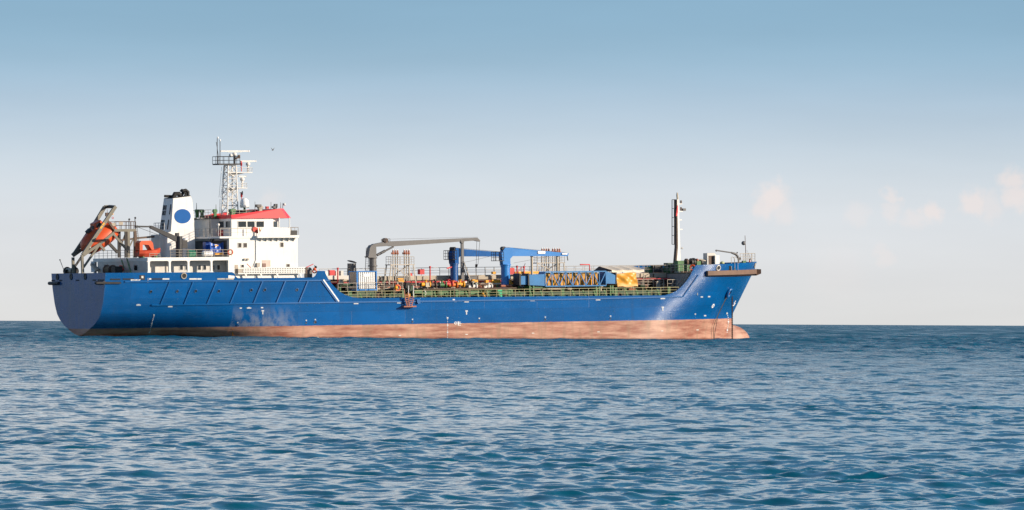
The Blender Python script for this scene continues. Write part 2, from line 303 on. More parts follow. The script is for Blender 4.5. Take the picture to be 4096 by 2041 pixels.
# ------------------------------------------------------------------ sea: one sheet, finer where waves can be told apart
def build_sea():
    rows = np.concatenate([np.geomspace(2, 40, 40)[:-1], np.exp(np.arange(math.log(40), math.log(58), 0.004)), np.exp(np.arange(math.log(58), math.log(260), 0.0009)), np.exp(np.arange(math.log(260), math.log(1200), 0.0011)), np.exp(np.arange(math.log(1200), math.log(11000), 0.004)), np.geomspace(11000, 80000, 12)])
    a0 = math.atan2(f0.y, f0.x)
    fine = np.arange(-0.118, 0.118, 0.00085)
    side = 0.118 + np.cumsum(np.geomspace(0.002, 0.5, 24)); side = 0.118 + (side - 0.118) / (side[-1] - 0.118) * (math.pi - 0.118)
    angs = np.concatenate([-side[::-1], fine, side])[1:]           # the ring is closed by the wrap below
    nr, na = len(rows), len(angs)
    R_, A_ = np.meshgrid(rows, angs, indexing='ij')
    x = CAM.x + R_ * np.cos(a0 - A_); y = CAM.y + R_ * np.sin(a0 - A_); z = np.zeros_like(x); dx = np.zeros_like(x); dy = np.zeros_like(x)
    g = np.random.default_rng(11)
    cell = np.maximum(np.gradient(rows)[:, None] * np.ones_like(A_), R_ * np.gradient(angs)[None, :] * 0.8)
    wind = a0 + math.pi + 0.35; SLOPE = 0.027
    core = (slice(39, nr - 12), slice(22, na - 22))
    lams = np.concatenate([np.exp(g.triangular(math.log(0.2), math.log(0.4), math.log(8.0), 116)), np.exp(g.uniform(math.log(9), math.log(90), 26))])
    for lam in lams:
        k = 2 * math.pi / lam; d = wind + g.normal(0, 0.75); ph = g.uniform(0, 2 * math.pi)
        far = 1.0 if lam < 1.8 or lam > 12 else None; slope = SLOPE * (1.0 if lam < 0.85 else max((0.85 / lam) ** 0.62, 0.3)) * g.uniform(0.5, 1.4); amp = slope / k
        w_ = np.clip((lam / cell[core] - 1.7) / 1.6, 0, 1) * (1 if lam < 9 else 1.5 * np.clip((R_[core] - 500) / 900, 0, 1))
        w_ = w_ if far else w_ * (1 + 2.8 * np.clip((R_[core] - 180) / 500, 0, 1))
        t = k * (x[core] * math.cos(d) + y[core] * math.sin(d)) + ph
        z[core] += w_ * amp * np.sin(t); c = w_ * amp * 0.75 * np.cos(t); dx[core] += c * math.cos(d); dy[core] += c * math.sin(d)
    gust = np.zeros_like(x[core])                                   # cat's-paws: rougher and calmer patches
    for _ in range(14):
        lam = math.exp(g.uniform(math.log(9), math.log(160))); d = g.uniform(0, 2 * math.pi); gust += np.sin(2 * math.pi / lam * (x[core] * math.cos(d) + y[core] * math.sin(d)) + g.uniform(0, 6.3))
    gust = np.clip(1.06 + 0.055 * gust, 0.75, 1.5)
    for a_ in (z, dx, dy): a_[core] *= gust
    x += dx; y += dy
    co = np.stack([x, y, z], -1).reshape(-1, 3)
    i = np.arange(nr - 1)[:, None]; j = np.arange(na)[None, :]; jn = (j + 1) % na
    q = np.stack(np.broadcast_arrays(i * na + j, i * na + jn, (i + 1) * na + jn, (i + 1) * na + j), -1).reshape(-1, 4)
    q = q[:, ::-1]
    me = bpy.data.meshes.new('sea'); me.vertices.add(len(co)); me.vertices.foreach_set('co', co.astype(np.float32).ravel())
    me.loops.add(q.size); me.loops.foreach_set('vertex_index', q.astype(np.int32).ravel())
    me.polygons.add(len(q)); me.polygons.foreach_set('loop_start', np.arange(0, q.size, 4, dtype=np.int32)); me.polygons.foreach_set('loop_total', np.full(len(q), 4, np.int32))
    me.polygons.foreach_set('use_smooth', np.ones(len(q), bool)); me.update(calc_edges=True); me.validate()
    m = bpy.data.materials.new('sea_water'); m.use_nodes = True; n = m.node_tree.nodes; l = m.node_tree.links; b = n['Principled BSDF']
    b.inputs['Base Color'].default_value = (0.0, 0.089, 0.152, 1); b.inputs['IOR'].default_value = 1.333; b.inputs['Roughness'].default_value = 0.06
    geo = n.new('ShaderNodeNewGeometry')
    def nz(scale, det, sx=1.0):
        mp = n.new('ShaderNodeMapping'); mp.inputs['Rotation'].default_value = (0, 0, TH); mp.inputs['Scale'].default_value = (scale * sx, scale, scale); l.new(geo.outputs['Position'], mp.inputs[0])
        t = n.new('ShaderNodeTexNoise'); t.inputs['Scale'].default_value = 1; t.inputs['Detail'].default_value = det; t.inputs['Roughness'].default_value = 0.6; l.new(mp.outputs[0], t.inputs[0]); return t.outputs[0]
    b1 = n.new('ShaderNodeBump'); b1.inputs['Strength'].default_value = 1.0; b1.inputs['Distance'].default_value = 0.011; l.new(nz(4.2, 3), b1.inputs['Height'])
    # farther out the single wavelets are finer than the sheet's faces: the same chop as relief in the surface
    dist = n.new('ShaderNodeVectorMath'); dist.operation = 'DISTANCE'; l.new(geo.outputs['Position'], dist.inputs[0]); dist.inputs[1].default_value = CAM
    fr = n.new('ShaderNodeMapRange'); fr.inputs[1].default_value = 120; fr.inputs[2].default_value = 500; fr.inputs[3].default_value = 0.02; fr.inputs[4].default_value = 0.6; l.new(dist.outputs['Value'], fr.inputs[0])
    b2 = n.new('ShaderNodeBump'); b2.inputs['Strength'].default_value = 1.0; l.new(fr.outputs[0], b2.inputs['Distance']); l.new(nz(0.75, 4, 0.8), b2.inputs['Height']); l.new(b1.outputs[0], b2.inputs['Normal'])
    fg = n.new('ShaderNodeMapRange'); fg.inputs[1].default_value = 170; fg.inputs[2].default_value = 800; fg.inputs[3].default_value = 0.07; fg.inputs[4].default_value = 0.42; l.new(dist.outputs['Value'], fg.inputs[0])
    pn = n.new('ShaderNodeMapRange'); pn.inputs[1].default_value = 0.35; pn.inputs[2].default_value = 0.65; pn.inputs[3].default_value = 0.45; pn.inputs[4].default_value = 1.35; l.new(nz(0.16, 6, 0.7), pn.inputs[0])
    pm = n.new('ShaderNodeMath'); pm.operation = 'MULTIPLY'; l.new(fg.outputs[0], pm.inputs[0]); l.new(pn.outputs[0], pm.inputs[1]); l.new(pm.outputs[0], b.inputs['Roughness'])
    l.new(b2.outputs[0], b.inputs['Normal'])
    me.materials.append(m); o = bpy.data.objects.new('sea', me); COL.objects.link(o); o['kind'] = 'structure'; o['label'] = 'choppy blue green sea reaching the horizon'
    return o
build_sea()

# ------------------------------------------------------------------ the ship
ship = thing('tanker_ship', 'blue coastal tanker with white bridge house and red-brown boot topping at anchor', 'ship', PIV)
def interp(x, tab): return float(np.interp(x, [t[0] for t in tab], [t[1] for t in tab]))
def smooth(t): t = min(1, max(0, t)); return t * t * (3 - 2 * t)
TRANSOM = [(-3, -2.0), (0, -0.62), (1.28, 0), (1.33, 0.12), (1.5, 0.215), (1.8, 0.325), (2.44, 0.535), (3.07, 0.684), (3.86, 0.80), (5.1, 0.886), (7.15, 0.965), (8.97, 1.0), (12, 1.02)]
STEM = [(-3, 93.0), (2.45, 93.04), (5, 94.5), (7.58, 96.0), (8.3, 96.5), (9.6, 96.9)]
def xf(z): return interp(z, STEM)
def half(x, z):
    T = HB * interp(z, TRANSOM); b = T + (HB - T) * smooth(x / 26) ** (1 + 0.28 * min(1, max(0, (6.5 - z) / 4)))
    t = min(1, max(0, z / 9.0)); Le = 20 + (15.5 - 20) * t; nn = 2.0 + (3.0 - 2.0) * t
    u = min(1, max(0, (xf(z) - x) / Le)); b *= 1 - (1 - u) ** nn
    return max(0.0, b)
TOPPIX = [(421, 1092), (926, 1089), (934, 1091), (939, 1097), (943, 1106), (952, 1113), (1245, 1111), (1257, 1108), (1263, 1103), (1267, 1095), (1270, 1084), (1298, 1084), (1304, 1098), (1312, 1114), (1325, 1133), (1340, 1150), (1360, 1168), (1385, 1182), (1410, 1189), (1435, 1193),
          (2690, 1181), (2712, 1176), (2735, 1165), (2752, 1148), (2766, 1125), (2775, 1100), (2783, 1068), (2787, 1061)]
TOP = [(P(x, y, -HB).x, P(x, y, -HB).z) for x, y in TOPPIX]; TOP[0] = (0, TOP[0][1])
TOP += [(90, 9.28), (97.5, 9.5)]
xs = sorted(set([round(v, 3) for v in list(np.arange(0, 17, 0.9)) + [t[0] for t in TOP[:-2]] + list(np.arange(17.3, 31, 0.9)) + list(np.arange(31, 80, 2.0)) + list(np.arange(84, 97, 0.55)) + [94.9, 95.6, 96.2, 96.55, 96.75, 96.9]]))
xs = [x for x in xs if x <= 96.9]
NV = 34; ZMIN = -2.6
def shell(side, off=0.0):
    vs = []; fs = []
    for x in xs:
        zt = interp(x, TOP)
        for k in range(NV + 1):
            z = ZMIN + (zt - ZMIN) * k / NV; xx = x / 96.9 * xf(z) if x > 60 else x
            if x > 60: xx = 60 + (x - 60) / 36.9 * (xf(z) - 60)
            vs.append((xx, side * max(0, half(xx, z) - off), z))
    for i in range(len(xs) - 1):
        for k in range(NV):
            q = (i * (NV + 1) + k, (i + 1) * (NV + 1) + k, (i + 1) * (NV + 1) + k + 1, i * (NV + 1) + k + 1)
            fs.append(q if side < 0 else q[::-1])
    return vs, fs
hm = MB()
for sd in (-1, 1):
    v, f = shell(sd); hm.add(v, f, True)
    vi, fi = shell(sd, 0.14); hm.add(vi, [q[::-1] for q in fi], True)                       # inner skin: the plating has thickness
    tp = [v[i * (NV + 1) + NV] for i in range(len(xs))]; ti = [vi[i * (NV + 1) + NV] for i in range(len(xs))]; k = len(xs)
    hm.add([(a, b, c + 0.001) for a, b, c in tp + ti], [((i, i + 1, k + i + 1, k + i) if sd < 0 else (i, k + i, k + i + 1, i + 1)) for i in range(k - 1)])
zt = interp(0, TOP); zz = [ZMIN + (zt - ZMIN) * k / NV for k in range(NV + 1)]
for x_, flip in ((0, False), (0.14, True)):
    tv = [(x_, half(0, z), z) for z in zz] + [(x_, -half(0, z), z) for z in zz]
    hm.add(tv, [((k, NV + 1 + k, NV + 2 + k, k + 1)[::-1 if not flip else 1]) for k in range(NV)])
hm.add([(0, -HB, zt), (0.14, -HB, zt), (0.14, HB, zt), (0, HB, zt)], [(0, 1, 2, 3)])
bulb = [(91.5 + 4.2 * math.sin(math.radians(a)), 2.8 * max(0, 1 - abs(math.sin(math.radians(a))) ** 2.7) ** (1 / 2.2)) for a in list(range(-90, 60, 10)) + [60, 66, 71, 75, 79, 82, 85, 87, 90]]
bv = []; bf = []; nb = 20
for X_, rr in bulb:
    for j in range(nb): g = 2 * math.pi * j / nb; bv.append((X_, rr * 0.55 * math.cos(g), -1.5 + rr * math.sin(g)))
for i in range(len(bulb) - 1):
    for j in range(nb): bf.append((i * nb + j, (i + 1) * nb + j, (i + 1) * nb + (j + 1) % nb, i * nb + (j + 1) % nb))
hm.add(bv, bf, True)
hm.box(2.6, 6.5, -0.45, 0.45, -2.6, 2.0)                                               # skeg and rudder head under the counter
hull = hm.build('hull', HULL, ship)

def on_hull(px, py, out_=0.0):
    """point of the starboard shell under a pixel, and its outward normal"""
    Y = -HB
    for _ in range(25):
        p = P(px, py, Y); Y = 0.5 * Y + 0.5 * (-half(p.x, p.z))
    p = P(px, py, Y); e = 0.15
    dx = Vector((2 * e, -(half(p.x + e, p.z) - half(p.x - e, p.z)), 0)); dz = Vector((0, -(half(p.x, p.z + e) - half(p.x, p.z - e)), 2 * e))
    n = dx.cross(dz).normalized()
    return p + n * out_, n
def hull_strip(mb, pix, wdt, thick=0.12, inner=0.1):
    """rubbing strake following the shell along pixels; wdt in m across"""
    pts = []
    for (a, b) in zip(pix, pix[1:]):
        k = max(2, int(abs(a[0] - b[0]) / 45) + 1)
        for i in range(k): pts.append((a[0] + (b[0] - a[0]) * i / k, a[1] + (b[1] - a[1]) * i / k))
    pts.append(pix[-1]); vs = []; fs = []
    Q = [on_hull(*p) for p in pts]
    for i, (p, n) in enumerate(Q):
        t = (Q[min(i + 1, len(Q) - 1)][0] - Q[max(i - 1, 0)][0]).normalized(); s_ = n.cross(t).normalized() * wdt / 2
        vs += [p - s_ - n * inner, p - s_ + n * thick, p + s_ + n * thick, p + s_ - n * inner]
    for i in range(len(Q) - 1):
        for j in range(4): fs.append((i * 4 + j, i * 4 + (j + 1) % 4, i * 4 + 4 + (j + 1) % 4, i * 4 + 4 + j))
    e = len(vs) - 4; fs += [(3, 2, 1, 0), (e, e + 1, e + 2, e + 3)]
    mb.add(vs, fs); return mb
def decal(px0, py0, px1, py1, name='hull_mark', material=MARK, out_=0.025, parent=None):
    """thin plate lying on the shell over that pixel rectangle"""
    c = [on_hull(x, y)[0] for x, y in ((px0, py1), (px1, py1), (px1, py0), (px0, py0))]; n = on_hull((px0 + px1) / 2, (py0 + py1) / 2)[1]
    mb = MB(); mb.hexa([p - n * 0.06 for p in c] + [p + n * out_ for p in c]); return mb.build(name, material, parent or hull)
# strakes, sloping fender bars, bow fender
hull_strip(MB(), [(498, 1127), (700, 1125), (1320, 1122)], 0.16).build('rubbing_strake', HULLP, hull)
hull_strip(MB(), [(605, 1220), (900, 1216), (1420, 1209), (1845, 1204)], 0.17).build('rubbing_strake', HULLP, hull)
hull_strip(MB(), [(1830, 1203), (2200, 1199), (2729, 1187)], 0.17).build('rubbing_strake', HULLP, hull)
hull_strip(MB(), [(2731, 1187), (2792, 1101)], 0.16).build('rubbing_strake', HULLP, hull)
for xt in (679, 773, 865, 957, 1050, 1141, 1231):
    k = (1231 - xt) / 552; hull_strip(MB(), [(xt, 1124 + 2 * k), (xt - 37, 1214 + 3 * k)], 0.15, 0.13).build('fender_bar', HULLP, hull)
hull_strip(MB(), [(1292, 1119), (1354, 1206)], 0.17, 0.14).build('fender_bar', SIGN, hull)
hull_strip(MB(), [(1286, 1123), (1348, 1208)], 0.16, 0.12).build('fender_bar', HULLP, hull)
hull_strip(MB(), [(384, 1131), (482, 1131)], 0.22, 0.22).build('quarter_fender', DARK, hull)
fx = MB(); fx.tube([(-0.12, 9.05, 7.75), (-0.12, 5.9, 7.75)], 0.22, 8); fx.build('quarter_fender', DARK, hull)
fx = MB(); fx.tube([(-0.12, -8.5, 7.75), (-0.12, -5.9, 7.75)], 0.22, 8); fx.build('quarter_fender', DARK, hull)
# bow fender band round the nose
bf_ = MB(); ring = []
xb = [84.6, 86, 87.5, 89, 90.5, 92, 93.3, 94.3, 95.1, 95.7, 96.1, 96.4]
for x in xb: ring.append((x, -half(x, 8.2)))
ring += [(xf(8.2) + 0.12, -0.9), (xf(8.2) + 0.12, 0.9)] + [(x, half(x, 8.2)) for x in xb[::-1]]
vs = []; fs = []
for i, (x, y) in enumerate(ring):
    a = Vector(ring[max(i - 1, 0)]); b = Vector(ring[min(i + 1, len(ring) - 1)]); t = (b - a).normalized(); nn = Vector((t.y, -t.x))
    z0 = 7.75 + (x - 84.6) * 0.012; o = Vector((x, y)) + nn * 0.42; i_ = Vector((x, y)) - nn * 0.25
    vs += [(i_.x, i_.y, z0 - 0.25), (o.x, o.y, z0), (o.x, o.y, z0 + 0.58), (i_.x, i_.y, z0 + 0.60)]
for i in range(len(ring) - 1):
    for j in range(4): fs.append((i * 4 + j, i * 4 + (j + 1) % 4, i * 4 + 4 + (j + 1) % 4, i * 4 + 4 + j))
e = len(vs) - 4; fs += [(0, 1, 2, 3), (e + 3, e + 2, e + 1, e)]
bf_.add(vs, fs); o = bf_.build('bow_fender', FENDER, hull); o['label'] = 'brown fender band wrapped round the bow'
# portholes, hawse holes, freeing ports
def ringhole(px, py, r, name, rimm, out_=0.06, rz=None):
    p, n = on_hull(px, py); mb = MB(); mb.disc(p - n * 0.05, r, n, 20, 0.05 + out_ * 0.5); o = mb.build(name, GLASS if name == 'porthole' else BLACK, hull)
    rm = MB(); rm.torus(p + n * out_ * 0.4, r, max(0.04, r * 0.2), n, 20, 6); rm.build('rim', rimm, o); return o
for x, y in ((603, 1167), (709, 1166), (783, 1165), (875, 1165), (1005, 1161), (1059, 1160), (1188, 1160)): ringhole(x, y, 0.2, 'porthole', HULLP)
ringhole(735, 1104, 0.34, 'fairlead', RAILM, 0.12)
ringhole(2873, 1072, 0.32, 'fairlead', RAILW, 0.12); ringhole(3019, 1062, 0.3, 'fairlead', RAILM, 0.1)
for x0, x1, y in ((440, 482, 1118), (491, 536, 1117)): decal(x0, y - 3, x1, y + 3, 'freeing_port', BLACK)
decal(558, 1101, 579, 1120, 'mooring_port', DARK); decal(565, 1104, 573, 1113, 'roller', RAILW, 0.06); decal(2916, 1064, 2924, 1081, 'mooring_port', BLACK)
for x0, x1, m_ in ((596, 605, RAILW), (606, 650, BLACK), (650, 677, RAILW), (757, 787, RAILW), (789, 806, RAILW), (869, 900, RAILM), (902, 935, RAILM)): decal(x0, 1113.5, x1, 1119, 'freeing_port', m_)
for y_ in (6.6, 2.2, -2.3):
    mb = MB(); mb.torus((-0.02, y_, 8.55), 0.36, 0.07, (1, 0, 0), 18, 6); mb.disc((-0.02, y_, 8.55), 0.34, (-1, 0, 0), 18, 0.03); mb.build('panama_fairlead', DARK, hull)
for y_, L_ in ((8.0, 1.1), (5.6, 0.9), (2.7, 0.0), (0.2, 1.0), (-5.1, 1.0), (-7.2, 1.9)):
    if L_: mb = MB(); mb.box(-0.03, 0.02, y_ - L_ / 2, y_ + L_ / 2, 8.02, 8.17); mb.build('freeing_port', BLACK, hull)
# draught marks, load line, frame numbers, tug marks
for x, y in ((554, 1220), (681, 1226), (996, 1232), (1271, 1212), (1424, 1214), (1597, 1211), (1866, 1207), (2130, 1202), (2392, 1199), (2651, 1194)): decal(x - 9, y - 1.5, x + 9, y + 3, 'hull_mark'); decal(x - 4.5, y - 3.2, x + 4.5, y - 1.2, 'hull_mark')
for x, y in ((963, 1233), (1048, 1231), (1815, 1199), (1821, 1206), (2807, 1188), (2836, 1187), (2820, 1263)): decal(x - 4.5, y - 2.5, x + 4.5, y + 2.5, 'hull_mark')
for x, y in ((1051, 1247), (1866, 1248), (2651, 1233)): decal(x - 5, y - 6, x + 5, y - 1, 'tug_mark'); decal(x - 2.2, y - 0.5, x + 2.2, y + 11, 'tug_mark')
for x, y in ((951, 1291), (1225, 1282), (1261, 1279), (1650, 1278), (1917, 1274), (2181, 1269), (2442, 1265), (2781, 1257)):
    decal(x - 2.5, y - 2.5, x + 2.5, y + 2, 'hull_mark'); ringhole(x, y + 10, 0.13 if x != 1261 else 0.2, 'discharge_hole', HULLP, 0.02)
for x, y in ((1270, 1350), (1599, 1343), (1866, 1338), (2132, 1333), (2394, 1328), (2648, 1324), (2790, 1320)): decal(x - 5, y - 1.6, x + 5, y + 1.6, 'hull_mark', OFFWHITE)
for k in range(13):
    t = k / 12; x = 616 - 22 * t; y = 1262 + 86 * t; decal(x - (2.6 if k % 5 == 0 else 1.4), y - (4 if k % 5 == 0 else 1.8), x + (2.6 if k % 5 == 0 else 1.4), y + (3 if k % 5 == 0 else 1.8), 'draught_mark', MARK)
for k in range(12): y = 1272 + 7.2 * k; decal(1790 - (3 if k % 4 == 0 else 1), y - (3 if k % 4 == 0 else 1.6), 1790 + (3 if k % 4 == 0 else 1), y + (3 if k % 4 == 0 else 1.6), 'draught_mark', MARK)
for k in range(12):
    t = k / 11; x = 2908 + 4 * math.sin(t * 5) + 4 * t; y = 1254 + 92 * t; decal(x - (2.8 if k % 4 == 0 else 1.3), y - (3.4 if k % 4 == 0 else 1.8), x + (2.8 if k % 4 == 0 else 1.3), y + (3.4 if k % 4 == 0 else 1.8), 'draught_mark', MARK)
p, n = on_hull(1822, 1293); mb = MB(); mb.torus(p + n * 0.01, 0.17, 0.035, n, 18, 5); mb.build('load_line_disc', SIGN, hull); decal(1815, 1292, 1829, 1293.5, 'load_line', SIGN, 0.03)
for a in ((1831, 1286, 1834, 1302), (1834, 1288, 1842, 1290), (1834, 1293, 1845, 1295), (1834, 1300, 1843, 1302)): decal(*a, 'load_line', SIGN)
p, n = on_hull(2852, 1224); mb = MB(); mb.disc(p - n * 0.03, 0.3, n, 24, 0.055); o = mb.build('thruster_mark', SIGN, hull)
a = Vector((0, 0, 1)).cross(n).normalized(); b = n.cross(a)
mb = MB()
for s_ in (-1, 1): mb.bar(p + n * 0.03 + (a * s_ + b) * 0.14, p + n * 0.03 - (a * s_ + b) * 0.14, 0.05, 0.05)
mb.build('cross', HULLP, o)
hull_strip(MB(), [(2943, 1204), (2936, 1213), (2941, 1214), (2936, 1221), (2929, 1224)], 0.12, 0.03, 0.03).build('bulb_mark', SIGN, hull)
decal(929, 1316, 932.5, 1349, 'orange_stripe', mat('marker_orange', (0.75, 0.24, 0.01), 0.5), 0.02)
def lettering(s, size, centre, nrm, material, parent, name='lettering'):
    cu = bpy.data.curves.new('txt', 'FONT'); cu.body = s; cu.size = size; cu.align_x = 'CENTER'; cu.align_y = 'CENTER'; cu.extrude = 0.008; cu.offset = 0.008
    to = bpy.data.objects.new('txt', cu); COL.objects.link(to); dg = bpy.context.evaluated_depsgraph_get()
    me = bpy.data.meshes.new_from_object(to.evaluated_get(dg)); bpy.data.objects.remove(to)
    nrm = Vector(nrm).normalized(); a = UP.cross(nrm).normalized(); b = nrm.cross(a)
    me.transform(Matrix((a, b, nrm)).transposed().to_4x4()); me.materials.clear(); me.materials.append(material)
    o = bpy.data.objects.new(name, me); COL.objects.link(o); o.parent = parent; o.location = Vector(centre) - Vector(parent['_o']); o['_o'] = parent['_o']; return o
for s_, y_ in (('BEWARE OF', 1120.5), ('PROPELLER', 1127)): p, n = on_hull(542, y_, 0.03); lettering(s_, 0.24, p, n, SIGN, hull)
# anchor pocket
p, n = on_hull(2913, 1171); mb = MB(); ax = Vector((0.25, -0.9, -0.35)).normalized(); mb.torus(p + n * 0.12, 0.55, 0.22, n, 22, 8, 0.72, UP.cross(n)); o = mb.build('hawse_pipe', HULLP, hull)
mb = MB(); mb.disc(p + n * 0.05, 0.36, n, 18, 0.1, 0.48); mb.build('rusty_mouth', RUST, o)

# decks
def deck(name, x0, x1, z, material, inset=0.1, step=0.7):
    n_ = max(2, int((x1 - x0) / step)); a = [x0 + (x1 - x0) * i / n_ for i in range(n_ + 1)]; t = []
    for x in a: t += [(x, -max(0.02, half(x, z) - inset), z), (x, max(0.02, half(x, z) - inset), z)]
    t += [(x, y, z - 0.12) for x, y, z in t]; k = len(a) * 2; f = []
    for i in range(n_): q = (2 * i, 2 * i + 2, 2 * i + 3, 2 * i + 1); f += [q, tuple(k + j for j in q[::-1])]
    f += [(0, 1, k + 1, k), (k - 2, 2 * k - 2, 2 * k - 1, k - 1)]
    mb = MB(); mb.add(t, f); return mb.build(name, material, ship)
deck('poop_deck', 0.2, 29.5, 7.72, DGREEN); deck('main_deck', 28, 84.5, 5.2, DGREEN); deck('forecastle_deck', 83.4, 96.2, 8.15, DGREEN)
mb = MB(); mb.box(29.3, 29.45, -8.45, 8.45, 5.2, 7.7); mb.build('bulkhead', WHITE, ship)

# ------------------------------------------------------------------ superstructure
ZP = 7.72; ZB = P(600, 1031, -HB).z; ZBR = P(1000, 945, -HB).z          # poop, boat deck, bridge deck heights
def window(parent, px0, py0, px1, py1, Y=None, X=None, frame=WHITE, glass=GLASS, name='window', depth=0.05, fw=0.05):
    """framed pane on a wall facing starboard (Y) or aft (X)"""
    if Y is not None:
        a, b = P(px0, py1, Y), P(px1, py0, Y); mb = MB(); mb.box(a.x, b.x, Y - 0.015, Y + 0.05, a.z, b.z); o = mb.build(name, glass, parent)
        f = MB()
        for x0, x1, z0, z1 in ((a.x - fw, a.x, a.z - fw, b.z + fw), (b.x, b.x + fw, a.z - fw, b.z + fw), (a.x, b.x, a.z - fw, a.z), (a.x, b.x, b.z, b.z + fw)): f.box(x0, x1, Y - depth, Y + 0.02, z0, z1)
    else:
        a, b = P(px0, py1, X=X), P(px1, py0, X=X); mb = MB(); mb.box(X - 0.015, X + 0.05, a.y, b.y, a.z, b.z); o = mb.build(name, glass, parent)
        f = MB(); y0, y1 = sorted((a.y, b.y))
        for q0, q1, z0, z1 in ((y0 - fw, y0, a.z - fw, b.z + fw), (y1, y1 + fw, a.z - fw, b.z + fw), (y0, y1, a.z - fw, a.z), (y0, y1, b.z, b.z + fw)): f.box(X - depth, X + 0.02, q0, q1, z0, z1)
    f.build('frame', frame, o); return o
# --- poop house under the boat deck, with the pillared side gallery
XA = P(592, 1060, -HB).x                    # its aft wall
XE = P(938, 1060, -HB).x
YG = -HB + 0.02
house = MB(); house.box(XA + 0.05, XE + 0.5, -6.9, 7.0, ZP, ZB - 0.42).build('poop_house', OFFWHITE, ship)
house = bpy.data.objects['poop_house'] if 'poop_house' in bpy.data.objects else house
bd = MB(); bd.box(XA - 0.02, XE - 0.0, YG, -YG, ZB - 0.42, ZB); bd.build('boat_deck', WHITE, ship)
aw = MB(); aw.box(XA, XA + 0.04, -8.5, 7.2, ZP, ZB - 0.425); aw.box(XA, XA + 0.3, 8.2, 8.55, ZP, ZB - 0.425); aw = aw.build('aft_wall', OFFWHITE, ship)
for px in (595.5, 679.5, 754.5, 846.5):
    c = P(px, 1060, YG); mb = MB(); mb.box(c.x - 0.13, c.x + 0.13, YG + 0.003, YG + 0.3, ZP + 1.1, ZB - 0.42)
    for s_ in (-1, 1):                                   # rounded bracket corners of the gallery openings
        mb.prism([(c.x + s_ * 0.13, YG + 0.003, ZB - 0.42), (c.x + s_ * 0.33, YG + 0.003, ZB - 0.42), (c.x + s_ * 0.19, YG + 0.003, ZB - 0.48), (c.x + s_ * 0.13, YG + 0.003, ZB - 0.62)], (0, 0.08, 0))
        mb.prism([(c.x + s_ * 0.13, YG + 0.003, ZP + 1.15), (c.x + s_ * 0.3, YG + 0.003, ZP + 1.15), (c.x + s_ * 0.13, YG + 0.003, ZP + 1.35)], (0, 0.08, 0))
    mb.build('pillar', WHITE, ship)
x0, x1 = P(913, 1060, YG).x, XE; mb = MB(); mb.box(x0, x1, YG + 0.003, YG + 0.35, ZP + 0.4, ZB - 0.42); mb.build('side_screen', WHITE, ship)
for a in ((719, 1061, 731, 1080), (741, 1061, 752, 1080), (791, 1061, 803, 1080), (812, 1061, 824, 1080), (851, 1061, 858, 1080), (868, 1061, 879, 1080)): window(house, *a, Y=-6.9)
mb = MB(); a = P(664, 1058, -6.9); mb.tube([(a.x, -7.0, ZP + 1), (a.x, -7.0, ZB - 0.6)], 0.05); mb.build('drain_pipe', RAILM, house)
# aft wall fittings
def aftplate(px0, py0, px1, py1, X, name, material, t=0.06, parent=None):
    a, b = P(px0, py1, X=X), P(px1, py0, X=X); mb = MB(); mb.box(X - t, X + 0.02, a.y, b.y, a.z, b.z); return mb.build(name, material, parent or aw)
aftplate(394, 1059, 418, 1091, XA, 'door', OFFWHITE, 0.1); aftplate(422, 1059, 432, 1078, XA, 'locker', BROWN)
aftplate(448, 1062, 461, 1074, XA, 'locker', BROWN); aftplate(483, 1061, 496, 1083, XA, 'fire_hose_box', PIPERED, 0.2)
aftplate(537, 1062, 549, 1082, XA, 'window', GLASS, 0.03); aftplate(365, 1046, 379, 1089, XA, 'opening', mat('pale_opening', (0.7, 0.7, 0.7), 0.8), 0.03)
mb = MB(); mb.bar(P(486, 1040, X=XA - 0.6), P(496, 1072, X=XA - 1.2), 0.12); mb.bar(P(507, 1034, X=XA - 0.6), P(524, 1090, X=XA - 1.6), 0.14); mb.build('stair_stringer', GREEN, ship)
mb = MB(); mb.bar(P(368, 1058, X=XA - 0.4), P(392, 1082, X=XA - 0.4), 0.3, 0.45); mb.build('ramp_plate', RAILM, ship)

# --- accommodation: boat-deck level and below
XAC = P(917, 1000, -7.9).x; XFR = P(1191, 1000, -7.9).x; YA = -7.9
acc = MB(); acc.box(XAC, XFR, YA, -YA, ZP, ZBR - 0.24); acc.box(XAC - 1.2, XAC + 0.1, 3.0, 7.9, ZB, ZBR - 0.26); acc = acc.build('accommodation', WHITE, ship)
br = MB(); xb0 = P(879, 950, -7.95).x; br.box(xb0, XFR + 0.06, -7.96, 7.96, ZBR - 0.24, ZBR); br.build('bridge_deck', WHITE, ship)
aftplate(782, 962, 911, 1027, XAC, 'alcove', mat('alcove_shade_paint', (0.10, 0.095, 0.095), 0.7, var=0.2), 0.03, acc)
mb = MB(); a = P(913, 1000, X=XAC); mb.box(XAC - 0.12, XAC + 0.02, a.y - 0.12, a.y + 0.1, ZB, ZBR - 0.25); mb.build('alcove_frame', OFFWHITE, acc)
for a in ((953, 973, 965, 990), (974, 973, 987, 990), (1122, 971, 1133, 988), (1147, 1057, 1158, 1068), (965, 1060, 974, 1070)): window(acc, *a, Y=YA, frame=OFFWHITE, glass=mat('curtained_glass', (0.10, 0.085, 0.075), 0.15, var=0.3))
mb = MB(); mb.pbox(941, 1060, 952, 1092, YA - 0.06, 0.1); mb.build('door', mat('door_tan', (0.40, 0.33, 0.27), 0.5), acc)
mb = MB(); mb.pbox(1048, 1041, 1082, 1068, YA - 0.02, 0.05); o = mb.build('recess', mat('recess_tan', (0.58, 0.46, 0.40), 0.6), acc)
mb = MB(); mb.pbox(1049, 1054, 1064, 1069, YA - 0.05, 0.05); mb.build('door_panel', mat('door_brown', (0.20, 0.11, 0.09), 0.5), o)
